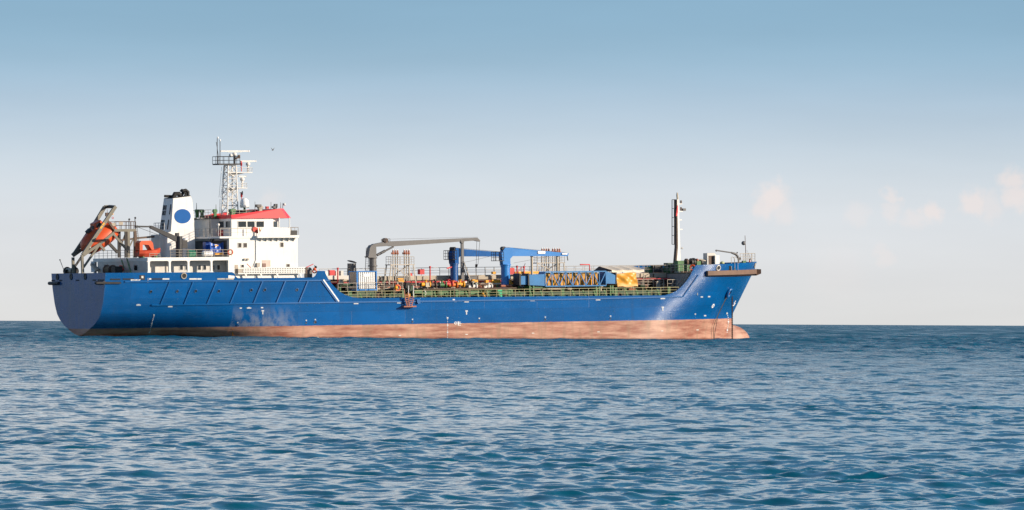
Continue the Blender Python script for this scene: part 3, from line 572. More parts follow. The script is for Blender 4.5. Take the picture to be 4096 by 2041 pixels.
mb = MB(); mb.tube([P(1024, 955, YA - 0.07), P(1024, 1040, YA - 0.07), P(1014, 1066, YA - 0.07)], 0.045, 6); mb.build('drain_pipe', RAILW, acc)
for px in (978, 990): mb = MB(); mb.pbox(px, 1034, px + 6, 1042, YA - 0.25, 0.2); mb.build('floodlight', RAILM, acc)
mb = MB(); mb.pbox(1028, 1052, 1040, 1068, YA - 0.3, 0.28); mb.build('locker', RAILM, acc)
mb = MB(); mb.bar(P(987, 1055, YA - 0.4), P(1003, 1071, YA - 0.6), 0.07); mb.bar(P(1225, 1070, YA - 0.3), P(1253, 1057, YA - 0.3), 0.09); mb.build('boat_hook', PIPERED, ship)
mb = MB()
for px, dx in ((1095, 0), (1020, 1), (990, -1)): mb.bar(P(px, 1069, YA - 0.02), P(px, 1113, YA - 0.02), 0.05)
mb.build('side_post', OFFWHITE, acc)
# side deck fittings behind the stowed gangway
mb = MB(); a = P(1225, 1100, -7.2); mb.pprism([(1229, 1112), (1229, 1078), (1233, 1071), (1241, 1070), (1247, 1076), (1249, 1084), (1249, 1112)], -7.6, 0.9); mb.build('ventilator_hood', GREY, ship)

# --- wheelhouse on the bridge deck
XW = P(926, 900, -4.7).x; XWF = P(1090, 900, -4.7).x; ZW = P(1000, 874, -4.7).z
wh = MB(); wh.box(XW, XWF, -4.7, 4.7, ZBR, ZW)
wh.prism([(XWF - 0.01, -4.7, ZBR), (XWF + 1.3, -3.6, ZBR), (XWF + 2.2, -1.9, ZBR), (XWF + 2.2, 1.9, ZBR), (XWF + 1.3, 3.6, ZBR), (XWF - 0.01, 4.7, ZBR)][::-1], (0, 0, ZW - ZBR)); wh = wh.build('wheelhouse', WHITE, ship)
for a in ((952, 886, 984, 909), (989, 886, 1018, 909), (1025, 886, 1055, 909)): window(wh, *a, Y=-4.7, fw=0.07)
for a in ((877, 886, 896, 910), (904, 886, 921, 910), (854, 889, 861, 908)): window(wh, *a, X=XW, fw=0.06, frame=OFFWHITE)
for q0, q1 in (((XWF, -4.7), (XWF + 1.3, -3.6)), ((XWF + 1.3, -3.6), (XWF + 2.2, -1.9))):
    q0, q1 = Vector((*q0, 0)), Vector((*q1, 0)); t = (q1 - q0).normalized(); nn = Vector((t.y, -t.x, 0)); L_ = (q1 - q0).length
    mb = MB(); pts = [q0 + t * L_ * 0.15, q0 + t * L_ * 0.85]; zc0, zc1 = P(1060, 909, -4.5).z, P(1060, 886, -4.5).z
    mb.prism([pts[0] + UP * zc0, pts[1] + UP * zc0, pts[1] + UP * zc1, pts[0] + UP * zc1], nn * 0.03); mb.build('window', GLASS, wh)
# red brow round the wheelhouse roof
rb = MB()
xl = P(926, 870, -4.9).x; xr = P(1142, 870, -4.9).x; xn = P(1163, 874, -4.2).x
zb_ = ZW; zl = P(930, 860, -4.9).z; zr = P(1142, 834, -4.9).z
A = [(xl, -4.95), (xr + 0.25, -4.95), (xn + 0.5, -3.2), (xn + 0.5, 3.2), (xr + 0.25, 4.95), (xl, 4.95)]; B_ = [(xl, -4.8), (xr - 0.55, -4.8), (xn - 0.45, -3.0), (xn - 0.45, 3.0), (xr - 0.55, 4.8), (xl, 4.8)]
zt_ = [zl, zr, zr, zr, zr, zl]
rb.add([(x, y, zb_) for x, y in A] + [(x, y, z) for (x, y), z in zip(B_, zt_)], [(0, 1, 7, 6), (1, 2, 8, 7), (2, 3, 9, 8), (3, 4, 10, 9), (4, 5, 11, 10), (5, 0, 6, 11), (5, 4, 3, 2, 1, 0)])
Ci = [(x * 0.97 + 0.03 * (xl + 4), y * 0.97) for x, y in B_]
rb.add([(x, y, z) for (x, y), z in zip(B_, zt_)] + [(x, y, z) for (x, y), z in zip(Ci, zt_)] + [(x, y, zb_ + 0.06) for x, y in Ci], [(i, (i + 1) % 6, 6 + (i + 1) % 6, 6 + i) for i in range(6)] + [(6 + i, 6 + (i + 1) % 6, 12 + (i + 1) % 6, 12 + i) for i in range(6)])
o = rb.build('roof_brow', RED, ship); o['label'] = 'sloping red brow round the wheelhouse roof'
mb = MB(); mb.prism([(x, y, zb_ + 0.05) for x, y in Ci], (0, 0, 0.02)); mb.build('monkey_island_deck', GREEN, ship)
# aft part of the top deck, lower wall with air-conditioning boxes
mb = MB(); XT = XW - 1.1; mb.box(XT, XW, -1.0, 4.7, ZBR, ZW); mb.build('radio_room', OFFWHITE, ship)
mb = MB(); mb.box(XT - 0.15, XW, -1.15, 4.85, ZW, ZW + 0.1); mb.build('radio_room_roof', DGREEN, ship)
for a in ((806, 871, 815, 878), (817, 872, 823, 878), (781, 872, 788, 877)): aftplate(*a, XT, 'air_conditioner', RAILM, 0.3)
aftplate(839, 864, 843, 935, XT, 'ladder_slot', DARK, 0.05)
mb = MB(); mb.box(XT - 0.05, XT + 0.3, -1.02, -0.5, ZBR, ZW); mb.build('corner_post', OFFWHITE, ship)
# bridge wing
YW = -HB
wl = MB(); wl.pprism([(1030, 944), (1030, 952), (1034, 952), (1196, 951), (1197, 941), (1196, 941)], YW, 3.9); wl.build('wing_deck', WHITE, ship)
mb = MB(); mb.pprism([(1033, 943), (1050, 911), (1160, 911), (1162, 920), (1161, 942)], YW, 0.12); mb.build('wing_bulwark', WHITE, ship)
mb = MB(); mb.pprism([(1162, 941), (1162, 922), (1189, 922), (1189, 941)], YW + 0.15, 0.1); mb.build('wing_screen', DARK, ship)
mb = MB(); mb.rail([P(1163, 941, YW + 0.3), P(1193, 941, YW + 0.3), P(1193, 941, YW + 0.3) + Vector((0, 3, 0))], 0.98, 2, 1.0); mb.build('railing', RAILM, ship)
mb = MB(); xq = P(1116, 900, YW + 0.9).x
for px, Y in ((1117, YW + 0.5), (1158, YW + 0.5)): c = P(px, 911, Y); mb.tube([c, (c.x, Y, ZW + 0.02)], 0.07, 6)
mb.build('wing_post', WHITE, ship)
for px in range(1050, 1190, 22): c = P(px, 952, YW); mb = MB(); mb.prism([(c.x, YW + 0.05, c.z), (c.x, YA, c.z), (c.x, YA, c.z - 0.45)], (0.06, 0, 0)); mb.build('wing_bracket', OFFWHITE, ship)
mb = MB(); mb.rail([P(882, 944, -7.85), P(1020, 944, -7.85)], 0.92, 2, 1.35); mb.rail([(xb0 + 0.1, -7.85, ZBR), (xb0 + 0.1, 4.5, ZBR)], 1.0, 3, 1.2); mb.build('railing', RAILM, ship)
t = thing('life_raft', 'red cased emergency canister on the bridge deck rail beside the white wing', 'canister', P(1022, 940, -7.8))
mb = MB(); mb.pprism([(1013, 910), (1020, 908), (1032, 912), (1033, 934), (1014, 926), (1011, 918)], -7.95, 0.5); mb.build('case', mat('faded_red', (0.55, 0.05, 0.03), 0.45), t)
mb = MB(); mb.pbox(1016, 927, 1018, 944, -7.8, 0.05); mb.pbox(1026, 930, 1028, 944, -7.8, 0.05); mb.build('stand', RAILM, t)
mb = MB(); mb.tube([P(1038, 912, -7.6), P(1041, 926, -7.6)], [0.05, 0.12], 8); tag(mb.build('signal_flare', YELLOW, None, P(1041, 926, -7.6)), 'small yellow float beside the red canister on the bridge deck', 'float')
aftplate(872, 921, 893, 944, XW, 'fire_hose_box', PIPERED, 0.25, wh); aftplate(855, 922, 860, 945, XW, 'extinguisher', PIPERED, 0.2, wh)
mb = MB(); c = P(873, 903, -7.7); mb.tube([c - UP * 1.3, c], 0.04, 6); mb.lathe(c, [(0.02, -0.1), (0.16, 0), (0.2, 0.2), (0.05, 0.28)]); mb.build('search_light', RAILW, ship)
mb = MB(); mb.bar(P(852, 945, -5.2), P(803, 1025, -5.2), 0.12, 0.2); mb.bar(P(862, 945, -4.4), P(813, 1025, -4.4), 0.12, 0.2)
for k in range(8): a = P(852, 945, -5.2).lerp(P(803, 1025, -5.2), (k + .5) / 8); mb.box(a.x - 0.12, a.x + 0.12, -5.2, -4.4, a.z - 0.02, a.z + 0.02)
mb.build('bridge_stair', GREY, ship)

# --- things on the top deck: rails, ventilators, lights
mb = MB(); mb.rail([(XT, 4.7, ZW + 0.1), (XT, -1.0, ZW + 0.1)], 1.05, 3, 1.0); mb.rail([(XW + 0.2, -4.6, ZW + 0.1), (P(985, 850, -4.6).x, -4.6, ZW + 0.1)], 0.95, 3, 1.2); mb.build('railing', RAILM, ship)
def vent(px0, py0, px1, py1, Y, material=GREEN):
    mb = MB(); a, b = P(px0, py1, Y), P(px1, py0, Y); h = b.z - a.z; wdt = b.x - a.x
    mb.box(a.x + wdt * .15, b.x - wdt * .15, Y, Y + wdt * .8, a.z - 0.3, a.z + h * .55); mb.box(a.x, b.x, Y - .05, Y + wdt * .9, a.z + h * .5, b.z - h * .08); mb.box(a.x + wdt * .1, b.x - wdt * .1, Y + .03, Y + wdt * .8, b.z - h * .08, b.z)
    return mb.build('ventilator', material, ship)
vent(784, 838, 797, 862, 3.0); vent(804, 838, 817, 862, 2.4); vent(855, 837, 869, 862, -0.6); vent(923, 836, 944, 858, -3.2)
mb = MB(); mb.pbox(789, 838, 810, 846, 2.9, 0.6); mb.build('ventilator_duct', GREEN, ship)
mb = MB(); mb.pbox(846, 855, 854, 863, -0.9, 0.3); mb.build('fire_hose_box', RED, ship)
mb = MB(); mb.pbox(952, 841, 1020, 856, -1.5, 3.0); mb.build('top_locker', DARK, ship)
vent(1035, 823, 1052, 846, -3.6, RAILM)
mb = MB(); mb.pbox(1030, 818, 1046, 829, -3.8, 0.7); mb.build('light_box', GREY, ship)
mb = MB(); mb.pbox(1066, 826, 1076, 836, -4.0, 0.4); mb.build('side_light', PIPERED, ship)
mb = MB(); mb.pprism([(1090, 828), (1101, 822), (1101, 816), (1111, 816), (1111, 829), (1104, 837), (1098, 834)], -3.9, 0.5); mb.build('horn', GREY, ship)
for px, y0, y1, Y in ((786, 812, 840, 3), (864, 818, 840, 0), (880, 797, 860, 1.5), (1020, 807, 846, -3.5), (1084, 808, 840, -4), (1123, 810, 834, -4.3), (1131, 812, 834, -4.3)): mb = MB(); mb.tube([P(px, y1, Y), P(px, y0, Y)], [0.05, 0.025], 6); mb.build('whip_antenna', GREY, ship)
mb = MB(); c = P(1138, 818, -4.3); mb.lathe(c, [(0.03, -0.2), (0.15, -0.15), (0.17, 0.1), (0.1, 0.15)], (1, -0.4, 0.1)); mb.build('search_light', RAILW, ship)

# --- satellite dome
mb = MB(); c = P(978, 828, -2.0); R_ = 0.57
mb.lathe(c, [(R_ * 0.85, -0.1), (R_ * 1.06, 0.0), (R_, 0.35), (R_ * 0.98, 0.55)] + [(R_ * 0.98 * math.cos(a), 0.55 + R_ * 1.0 * math.sin(a)) for a in np.linspace(0.1, 1.57, 8)], n=24); mb.build('satellite_dome', SIGN, ship)
mb = MB(); mb.tube([c - UP * 0.1, c - UP * 1.0], 0.14, 10); mb.build('dome_post', GREEN, ship)

# --- lattice radar mast
def quad_mast(levels):
    return levels
mastp = MB(); YM0, YM1 = -1.05, 0.75
bt = [P(909, 860, YM0), P(953, 860, YM0)]; tpx = [P(914, 662, YM0 + .15), P(946, 662, YM0 + .15)]
legs = []
for Yb, Yt in ((YM0, YM0 + .3), (YM1, YM1 - .3)):
    for b_, t_ in zip(bt, tpx): legs.append((Vector((b_.x, Yb, ZW)), Vector((t_.x, Yt, t_.z))))
rm = bpy.data.objects.new('radar_mast', None); COL.objects.link(rm); rm.parent = ship; rm['_o'] = ship['_o']
for a, b in legs: mb = MB(); mb.tube([a, b], 0.085, 8); mb.build('mast_leg', RAILW, rm)
order = [0, 1, 3, 2]; NL = 8
for s_ in range(4):
    a, b = legs[order[s_]], legs[order[(s_ + 1) % 4]]; mb = MB()
    for k in range(NL):
        t0, t1 = k / NL, (k + 1) / NL; mb.tube([a[0].lerp(a[1], t1), b[0].lerp(b[1], t1)], 0.045, 5)
        mb.tube([a[0].lerp(a[1], t0), b[0].lerp(b[1], t1)] if k % 2 else [b[0].lerp(b[1], t0), a[0].lerp(a[1], t1)], 0.045, 5)
    mb.build('mast_lattice', RAILW, rm)
lad = MB(); l0, l1 = P(886, 790, 1.0), P(897, 668, 0.8)
for q in (-0.22, 0.22): lad.tube([l0 + Vector((0, q, 0)), l1 + Vector((0, q, 0))], 0.03, 5)
for k in range(16): c = l0.lerp(l1, k / 15); lad.tube([c - Vector((0, .22, 0)), c + Vector((0, .22, 0))], 0.02, 4)
lad.tube([l0 - Vector((.35, 0, 0)), l1 - Vector((.35, 0, 0))], 0.025, 5)
lad.build('ladder', RAILW, rm)
zpl = P(910, 657, 0).z; xa, xb_ = P(862, 657, 0).x, P(957, 657, -0.6).x
mb = MB(); mb.box(xa, xb_, -1.0, 0.9, zpl - 0.1, zpl + 0.06); mb.build('mast_platform', DARK, rm)
mb = MB(); mb.rail([(xa, 0.9, zpl), (xa, -1.0, zpl), (xb_ - .1, -1.0, zpl), (xb_ - .1, .9, zpl), (xa, .9, zpl)], 0.95, 2, 0.8, 0.03); mb.build('platform_rail', DARK, rm)
def radar(px, pytop, pybase, Y, x0, x1, name='radar_scanner', pm=RAILW):
    c = P(px, pybase, Y); t = P(px, pytop, Y); mb = MB(); mb.tube([c, t - UP * 0.55], 0.14, 8); mb.build('radar_post', pm, rm)
    mb = MB(); mb.lathe(t - UP * 0.6, [(0.05, 0), (0.26, 0.05), (0.3, 0.3), (0.12, 0.45)], n=12); mb.build('radar_motor', RAILW, rm)
    a, b = P(x0, pytop, Y), P(x1, pytop, Y); mb = MB(); d = (b - a) * 0.5; d.z = 0; mb.bar(t - d, t + d, 0.22, 0.16); mb.bar(t - d * 0.5 - UP * .1, t + d * 0.5 - UP * .1, 0.12, 0.08); o = mb.build(name, RAILW, rm)
    mb = MB(); mb.bar(t + d, t + d * 1.05, 0.26, 0.24); mb.build('end_cap', SIGN, o)
radar(938, 605, 656, 0, 882, 994, pm=DARK); radar(992, 645, 690, -0.3, 960, 1022); radar(969, 706, 752, -0.4, 955, 984)
for px0, px1, py, in ((918, 1009, 690), (914, 988, 752)):
    a, b = P(px0, py, -0.7), P(px1, py, -0.7); mb = MB(); mb.box(a.x, b.x, -0.8, 0.5, a.z - 0.08, a.z + 0.02); mb.prism([(a.x, -.3, a.z - .08), (b.x - .8, -.3, a.z - .08), (a.x + 0.3, -.3, a.z - .5)], (0, .4, 0)); mb.build('radar_platform', RAILW, rm)
    mb = MB(); e = P(px0 + 30, py, -.75); mb.rail([(e.x, -.75, a.z), (b.x - .05, -.75, a.z), (b.x - .05, .45, a.z)], 0.6, 2, 0.7, 0.03); mb.build('platform_rail', RAILW, rm)
mb = MB()
for px, y0, y1, Y in ((869, 554, 656, 0.6), (880, 564, 656, -0.4)): c = P(px, y0, Y); mb.tube([P(px, y1, Y), c], 0.045, 6)
mb.tube([P(876, 640, .3), P(865, 568, .3)], 0.03, 6); mb.build('antenna_pole', DARK, rm)
mb = MB()
for px, py, Y in ((871, 556, 0.6), (880, 566, -0.4)): mb.lathe(P(px, py, Y), [(0.03, 0), (0.1, 0.05), (0.1, 0.25), (0.02, 0.3)], n=8)
mb.build('antenna_tip', SIGN, rm)
for px, py in ((965, 664), (966, 789)):
    c = P(px, py, -0.8); mb = MB(); mb.lathe(c, [(0.05, 0), (0.13, 0.02), (0.13, 0.3), (0.16, 0.32), (0.11, 0.4), (0.11, 0.6)], n=10); mb.tube([c, c - UP * .7], 0.05, 6); mb.build('mast_light', PIPERED, rm)
mb = MB(); c = P(962, 772, -0.8); mb.lathe(c, [(0.04, -0.1), (0.08, 0.1), (0.28, 0.28)], (1, -.3, 0), 12); mb.build('horn', GREY, rm)
mb = MB(); mb.bar(P(942, 635, -.6), P(958, 628, -.6), 0.2); mb.pbox(954, 620, 961, 634, -.7, .3); mb.build('flood_light', BROWN, rm)
mb = MB(); c = P(923, 622, 0); mb.sphere(c, 0.24); mb.build('small_dome', RAILW, rm)

# --- funnel
YF = -1.5; WF = 2.75
fn = MB(); fpix = [(671, 935), (691, 794), (762, 785), (768, 800), (777, 935)]
fn.pprism([(671, 935), (691, 794), (762, 785), (768, 798), (776, 890), (778, 935)], YF, WF); fn.pprism([(667, 1034), (671, 934), (778, 934), (782, 1034)], YF - 0.02, WF + 0.04)
fnl = fn.build('funnel', mat('funnel_white', (0.74, 0.72, 0.70), 0.45, var=0.08, dirt=0.5, dirtcol=(0.34, 0.28, 0.24)), ship)
mb = MB(); mb.pprism([(684, 927), (693, 795), (763, 785.5), (769, 800), (777, 890)], YF - 0.3, 0.3); wing = mb.build('funnel_wing', WHITE, fnl)
c = P(730, 865.5, YF - 0.3); mb = MB(); mb.disc(c + Vector((0, .02, 0)), 1.13, (0, -1, 0), 40, 0.05, 0.91); o = mb.build('emblem', DISC, wing); o['label'] = 'blue oval emblem on the white funnel'
zf0, zf1 = P(685, 927, YF).z, P(692, 794, YF).z; xf0, xf1 = P(671, 935, YF).x, P(691, 794, YF).x
def fx_at(z): return xf0 + (xf1 - xf0) * (z - P(671, 935, YF).z) / (P(691, 794, YF).z - P(671, 935, YF).z)
for dy in ((0.15, 0.42), (1.55, 1.85), (2.0, 2.3), (2.42, 2.6)):
    for za, zb2 in ((0.07, 0.36), (0.50, 0.64), (0.66, 0.80)) if dy[0] > 1 else ((0.07, 0.36), (0.52, 0.82)):
        a_, b_ = zf0 + (zf1 - zf0) * za, zf0 + (zf1 - zf0) * zb2; mb = MB(); y0_, y1_ = YF + dy[0], YF + dy[1]
        mb.hexa([(fx_at(a_) - .03, y0_, a_), (fx_at(a_) + .05, y0_, a_), (fx_at(a_) + .05, y1_, a_), (fx_at(a_) - .03, y1_, a_), (fx_at(b_) - .03, y0_, b_), (fx_at(b_) + .05, y0_, b_), (fx_at(b_) + .05, y1_, b_), (fx_at(b_) - .03, y1_, b_)]); mb.build('louvre', BLACK, fnl)
mb = MB(); mb.pprism([(691, 795), (690, 792), (762, 782), (763, 786)], YF + .05, WF - .1); mb.build('funnel_top', BLACK, fnl)
for pts, r in (([(690, 786, .3), (658, 785, .3)], 0.17), ([(692, 792, -.1), (700, 776, -.1), (716, 776, -.1), (720, 784, -.1)], 0.3), ([(722, 784, .2), (734, 772, .2), (724, 760, .2)], 0.22), ([(752, 784, -.5), (752, 768, -.5), (743, 761, -.5), (730, 764, -.5)], 0.2), ([(740, 784, .6), (744, 770, .6), (728, 770, .6)], 0.16)):
    mb = MB(); mb.tube([P(*q) for q in pts], r, 10); mb.build('exhaust_pipe', BLACK, fnl)
mb = MB(); mb.rail([P(616, 920, YF + WF + .5), P(616, 920, YF + WF + .5) + Vector((1.2, 0, 0)), ], 0.85, 3, 1); a = P(672, 920, YF - .1); mb.rail([(fx_at(zf0) - .5, YF, a.z), (fx_at(zf0) - .5, YF + WF, a.z)], 0.9, 2, 0.9); mb.build('railing', RAILW, ship)
mb = MB(); a = P(617, 960, YF + WF); mb.box(a.x, P(671, 960, YF).x + .2, YF + .9, YF + WF + 1.0, ZB, P(617, 939, YF + WF).z); mb.build('engine_casing', OFFWHITE, ship)
mb = MB(); c = P(740, 955, -3.2); mb.tube([(c.x, -3.2, ZB), c], 0.24, 12); mb.lathe(c, [(0.24, -0.3), (0.34, -0.25), (0.34, 0.0), (0.24, 0.08)], n=14); mb.build('mushroom_vent', WHITE, ship)

# --- railings round the boat deck
mb = MB(); mb.rail([P(682, 1031, -8.35), P(926, 1031, -8.35)], 0.98, 3, 1.15, 0.03); mb.build('railing', RAILM, ship)
mb = MB(); mb.rail([(XA + .1, 8.3, ZB), (XA + .1, -3.8, ZB)], 0.98, 3, 1.3, 0.03); mb.build('railing', RAILM, ship)
mb = MB(); mb.rail([P(598, 1031, -8.35), P(640, 1031, -8.35)], 0.5, 2, 0.8, 0.03); mb.build('railing', RAILM, ship)

# ------------------------------------------------------------------ things on the after decks
# free-fall lifeboat
LB0, LB1 = P(337, 1000, 0), P(455, 917, 0)
lb = thing('free_fall_lifeboat', 'orange enclosed lifeboat tilted nose-down on its launching frame at the stern', 'lifeboat', LB0)
ax = (LB1 - LB0).normalized(); sd = Vector((0, 1, 0)); upv = sd.cross(ax) * -1 if sd.cross(ax).z < 0 else sd.cross(ax); LL = (LB1 - LB0).length
def boatring(t, w_, hu, hd, lift=0.0, n=18):
    c = LB0 + ax * (LL * t) + upv * lift; o = []
    for j in range(n):
        g = 2 * math.pi * j / n; s_ = math.sin(g); o.append(c + sd * (w_ * math.cos(g)) + upv * (hu * s_ if s_ > 0 else hd * s_))
    return o
prof = [(-0.06, .05, .05, .05, .05), (-0.03, .45, .4, .35, .05), (0.03, .8, .75, .6, .05), (0.12, 1.08, 1.02, .85, .02), (0.25, 1.22, 1.18, .98, 0), (0.45, 1.28, 1.25, 1.02, 0), (0.62, 1.28, 1.3, 1.0, 0), (0.8, 1.2, 1.2, .95, 0), (0.93, 1.1, .95, .85, 0), (1.0, 1.0, .85, .75, 0), (1.005, .1, .1, .1, 0)]
mb = MB(); n_ = 18; vs = []; fs = []
for q in prof: vs += boatring(q[0], q[1] * 1.18, q[2] * 1.25, q[3] * 1.2, q[4])
for i in range(len(prof) - 1):
    for j in range(n_): fs.append((i * n_ + j, i * n_ + (j + 1) % n_, (i + 1) * n_ + (j + 1) % n_, (i + 1) * n_ + j))
mb.add(vs, fs, True); mb.build('boat_hull', ORANGE, lb)
mb = MB(); c = LB0 + ax * LL * 0.66 + upv * 1.0
mb.prism([c - ax * 1.0 - sd * .62, c + ax * .85 - sd * .62, c + ax * .55 - sd * .5 + upv * 1.05, c - ax * .45 - sd * .5 + upv * 1.15], sd * 1.24); o = mb.build('conning_dome', ORANGE, lb)
mb = MB(); mb.prism([c - ax * .42 - sd * .64 + upv * .45, c + ax * .42 - sd * .64 + upv * .45, c + ax * .3 - sd * .58 + upv * .88, c - ax * .28 - sd * .58 + upv * .88], sd * .05); mb.build('window', GLASS, o)
mb = MB(); mb.prism([c - ax * .8 - sd * .35 + upv * .4, c - ax * .8 + sd * .35 + upv * .4, c - ax * .58 + sd * .32 + upv * .9, c - ax * .58 - sd * .32 + upv * .9], ax * -.05); mb.build('window', GLASS, o)
mb = MB(); c2 = LB0 + ax * LL * 0.3 + upv * 1.2; mb.prism([c2 + ax * .1 - sd * .35, c2 + ax * .65 - sd * .35, c2 + ax * .6 - sd * .35 + upv * .7, c2 + ax * .0 - sd * .35 + upv * .6], sd * .7); mb.build('hatch', DARK, lb)
mb = MB(); mb.prism([LB0 + ax * LL * t - sd * 1.27 + upv * h for t, h in ((.42, .42), (.70, .42), (.70, .74), (.42, .74))], sd * .1); mb.build('window_strip', RAILM, lb)
mb = MB(); c3 = LB0 + ax * LL * .12 - sd * 1.12 + upv * .05; mb.disc(c3, 0.3, -sd, 16, 0.1); mb.torus(c3 - sd * .1, .24, .07, sd, 16, 6); mb.build('side_hatch', SIGN, lb)
# launching frame
fr = thing('lifeboat_launching_frame', 'beige steel gantry and ramp carrying the orange lifeboat over the stern', 'davit', P(328, 1090, -1.3))
YS, YP = -1.45, 1.45
def beam(name, pts, Y, w_=0.3, h_=0.34, m_=FRAME, parent=None):
    mb = MB(); q = [P(x, y, Y) for x, y in pts]
    for a, b in zip(q, q[1:]): mb.bar(a, b, w_, h_)
    return mb.build(name, m_, parent or fr)
beam('gantry_arm', [(331, 1020), (462, 826)], YS, .34, .42); beam('gantry_arm', [(290, 1022), (300, 1012), (382, 889), (419, 828), (446, 827)], YP, .34, .42)
mb = MB(); mb.bar(P(458, 828, YS), P(432, 826, YP), 0.35, 0.3); mb.build('cross_beam', DARK, fr)
beam('post', [(328, 1020), (331, 1094)], YS, .3, .3); beam('post', [(292, 1030), (293, 1092)], YP, .3, .3)
beam('ramp_rail', [(330, 1024), (400, 975), (456, 931)], YS, .26, .34); beam('ramp_rail', [(292, 1024), (362, 975), (418, 931)], YP, .26, .34)
beam('brace', [(334, 1070), (400, 975)], YS, .22, .24); beam('brace', [(296, 1072), (352, 990)], YP, .22, .24, DARK)
beam('brace', [(300, 1018), (333, 998)], YP, .2, .24, DARK); beam('brace', [(400, 982), (418, 1002)], YS, .25, .3)
beam('brace', [(428, 880), (458, 920)], YS, .2, .26, BROWN); beam('brace', [(452, 935), (512, 1005), (516, 1030)], YS, .22, .26)
beam('platform_beam', [(455, 922), (543, 922)], YS, .3, .32); beam('platform_beam', [(415, 922), (505, 922)], YP, .3, .32, BROWN)
for px, Y, m_ in ((513, YS, FRAME), (540, YS, BROWN), (476, YP, DARK), (504, YP, DARK)): beam('column', [(px, 924), (px + 1, 1031)], Y, .3, .34, m_)
beam('brace', [(476, 962), (543, 954)], YP, .16, .2, BROWN); beam('brace', [(477, 1000), (500, 940)], YP, .12, .16, DARK); beam('brace', [(520, 985), (540, 940)], YS, .12, .14)
beam('brace', [(430, 968), (470, 1010)], YP, .3, .34, DARK)
mb = MB(); q0, q1 = P(456, 917, YS), P(543, 917, YS); mb.box(q0.x, q1.x, YS - .1, YP + .1, q0.z - .1, q0.z); mb.build('platform', FRAME, fr)
mb = MB(); mb.rail([q0 + Vector((.1, 0, 0)), q1, q1 + Vector((0, YP - YS, 0)), q0 + Vector((.1, YP - YS, 0))], 0.95, 2, 0.75, 0.035); mb.build('platform_rail', BROWN, fr)
mb = MB(); mb.pbox(476, 888, 492, 900, YS - .05, .05); mb.pbox(447, 892, 462, 905, YS - .05, .05); mb.build('notice_board', BEIGE, fr)
mb = MB()
for px, y0 in ((516, 878), (540, 872)): mb.tube([P(px, 918, YS), P(px, y0, YS)], 0.05, 6); mb.sphere(P(px + 1, y0, YS), 0.13)
mb.build('lamp', DARK, fr)
mb = MB(); a_, b_ = P(548, 905, -.5), P(560, 1000, -.5)
for q in (0, .45): mb.tube([a_ + Vector((0, q, 0)), b_ + Vector((0, q, 0))], .035, 5)
for k in range(14): c = a_.lerp(b_, k / 13); mb.tube([c, c + Vector((0, .45, 0))], .022, 4)
mb.build('ladder', FRAME, fr)
mb = MB(); mb.tube([P(429, 838, 0), P(429, 852, 0)], .03, 5); mb.pbox(424, 851, 437, 866, 0, .3); mb.build('fall_block', BROWN, fr)
mb = MB(); c = P(451, 860, -1); mb.tube([P(451, 840, -1), c], .08, 6); mb.build('hook_block', YELLOW, fr)
mb = MB(); mb.torus(P(451, 872, -1), .11, .035, (0, 1, 0), 14, 6, 1.0); mb.build('hook', PIPERED, fr)
for q0, q1 in (((402, 914), (409, 904)), ((411, 901), (417, 892))): mb = MB(); mb.bar(P(*q0, YS - .175), P(*q1, YS - .175), .02, .22); mb.build('yellow_marking', YELLOW, fr)

# aft mooring gear
mw = thing('mooring_winch', 'brown drum mooring winch in front of the grey aft wall', 'winch', P(440, 1092, X=XA - 1.4))
c0, c1 = P(428, 1080, X=XA - 1.6), P(470, 1080, X=XA - 1.6); mb = MB(); d_ = (c1 - c0)
mb.tube([c0, c0 + d_ * .06], .62, 18); mb.tube([c0 + d_ * .5, c0 + d_ * .56], .62, 18); mb.tube([c0, c1], .35, 14); mb.build('drum', BROWN, mw)
mb = MB(); mb.tube([c0 + d_ * .08, c0 + d_ * .48], .52, 16); mb.build('rope_coil', ROPE, mw); mb = MB(); mb.box(c1.x - .5, c1.x + .5, c1.y - .4, c1.y + .8, ZP, c1.z + .45); mb.build('gear_case', DARK, mw)
mw = thing('rope_reel', 'low rope reel behind the stern rail at the port corner', 'reel', P(280, 1092, X=1.2))
c0, c1 = P(268, 1085, X=1.2), P(298, 1085, X=1.2); mb = MB(); mb.tube([c0, c1], .4, 14); mb.build('rope_coil', BEIGE, mw); 
for c in (c0, c1): mb = MB(); mb.tube([c, c + (c1 - c0) * .05], .55, 14); mb.build('flange', DARK, mw)
bo = MB(); a_ = P(263, 1092, X=.6); bo.tube([a_ - UP, a_ + UP * .35], .2, 12); bo.tube([a_ + UP * .35, a_ + UP * .42], .26, 12); tag(bo.build('bollard', DARK, None, a_ - UP), 'dark round bollard at the port end of the stern rail', 'bollard')
bo = MB(); a_ = P(305, 1092, X=.6); bo.tube([a_ - UP, a_ + UP * .35], .2, 12); bo.tube([a_ + UP * .35, a_ + UP * .42], .26, 12); tag(bo.build('bollard', DARK, None, a_ - UP), 'dark round bollard between the feet of the launching frame', 'bollard')
bo = MB(); bo.tube([P(260, 1092, X=.4), P(240, 1041, X=.4)], .045, 6); bo.sphere(P(240, 1040, X=.4), .1); tag(bo.build('flagstaff', GREY, None, P(260, 1092, X=.4)), 'thin leaning staff at the port corner of the stern', 'staff')

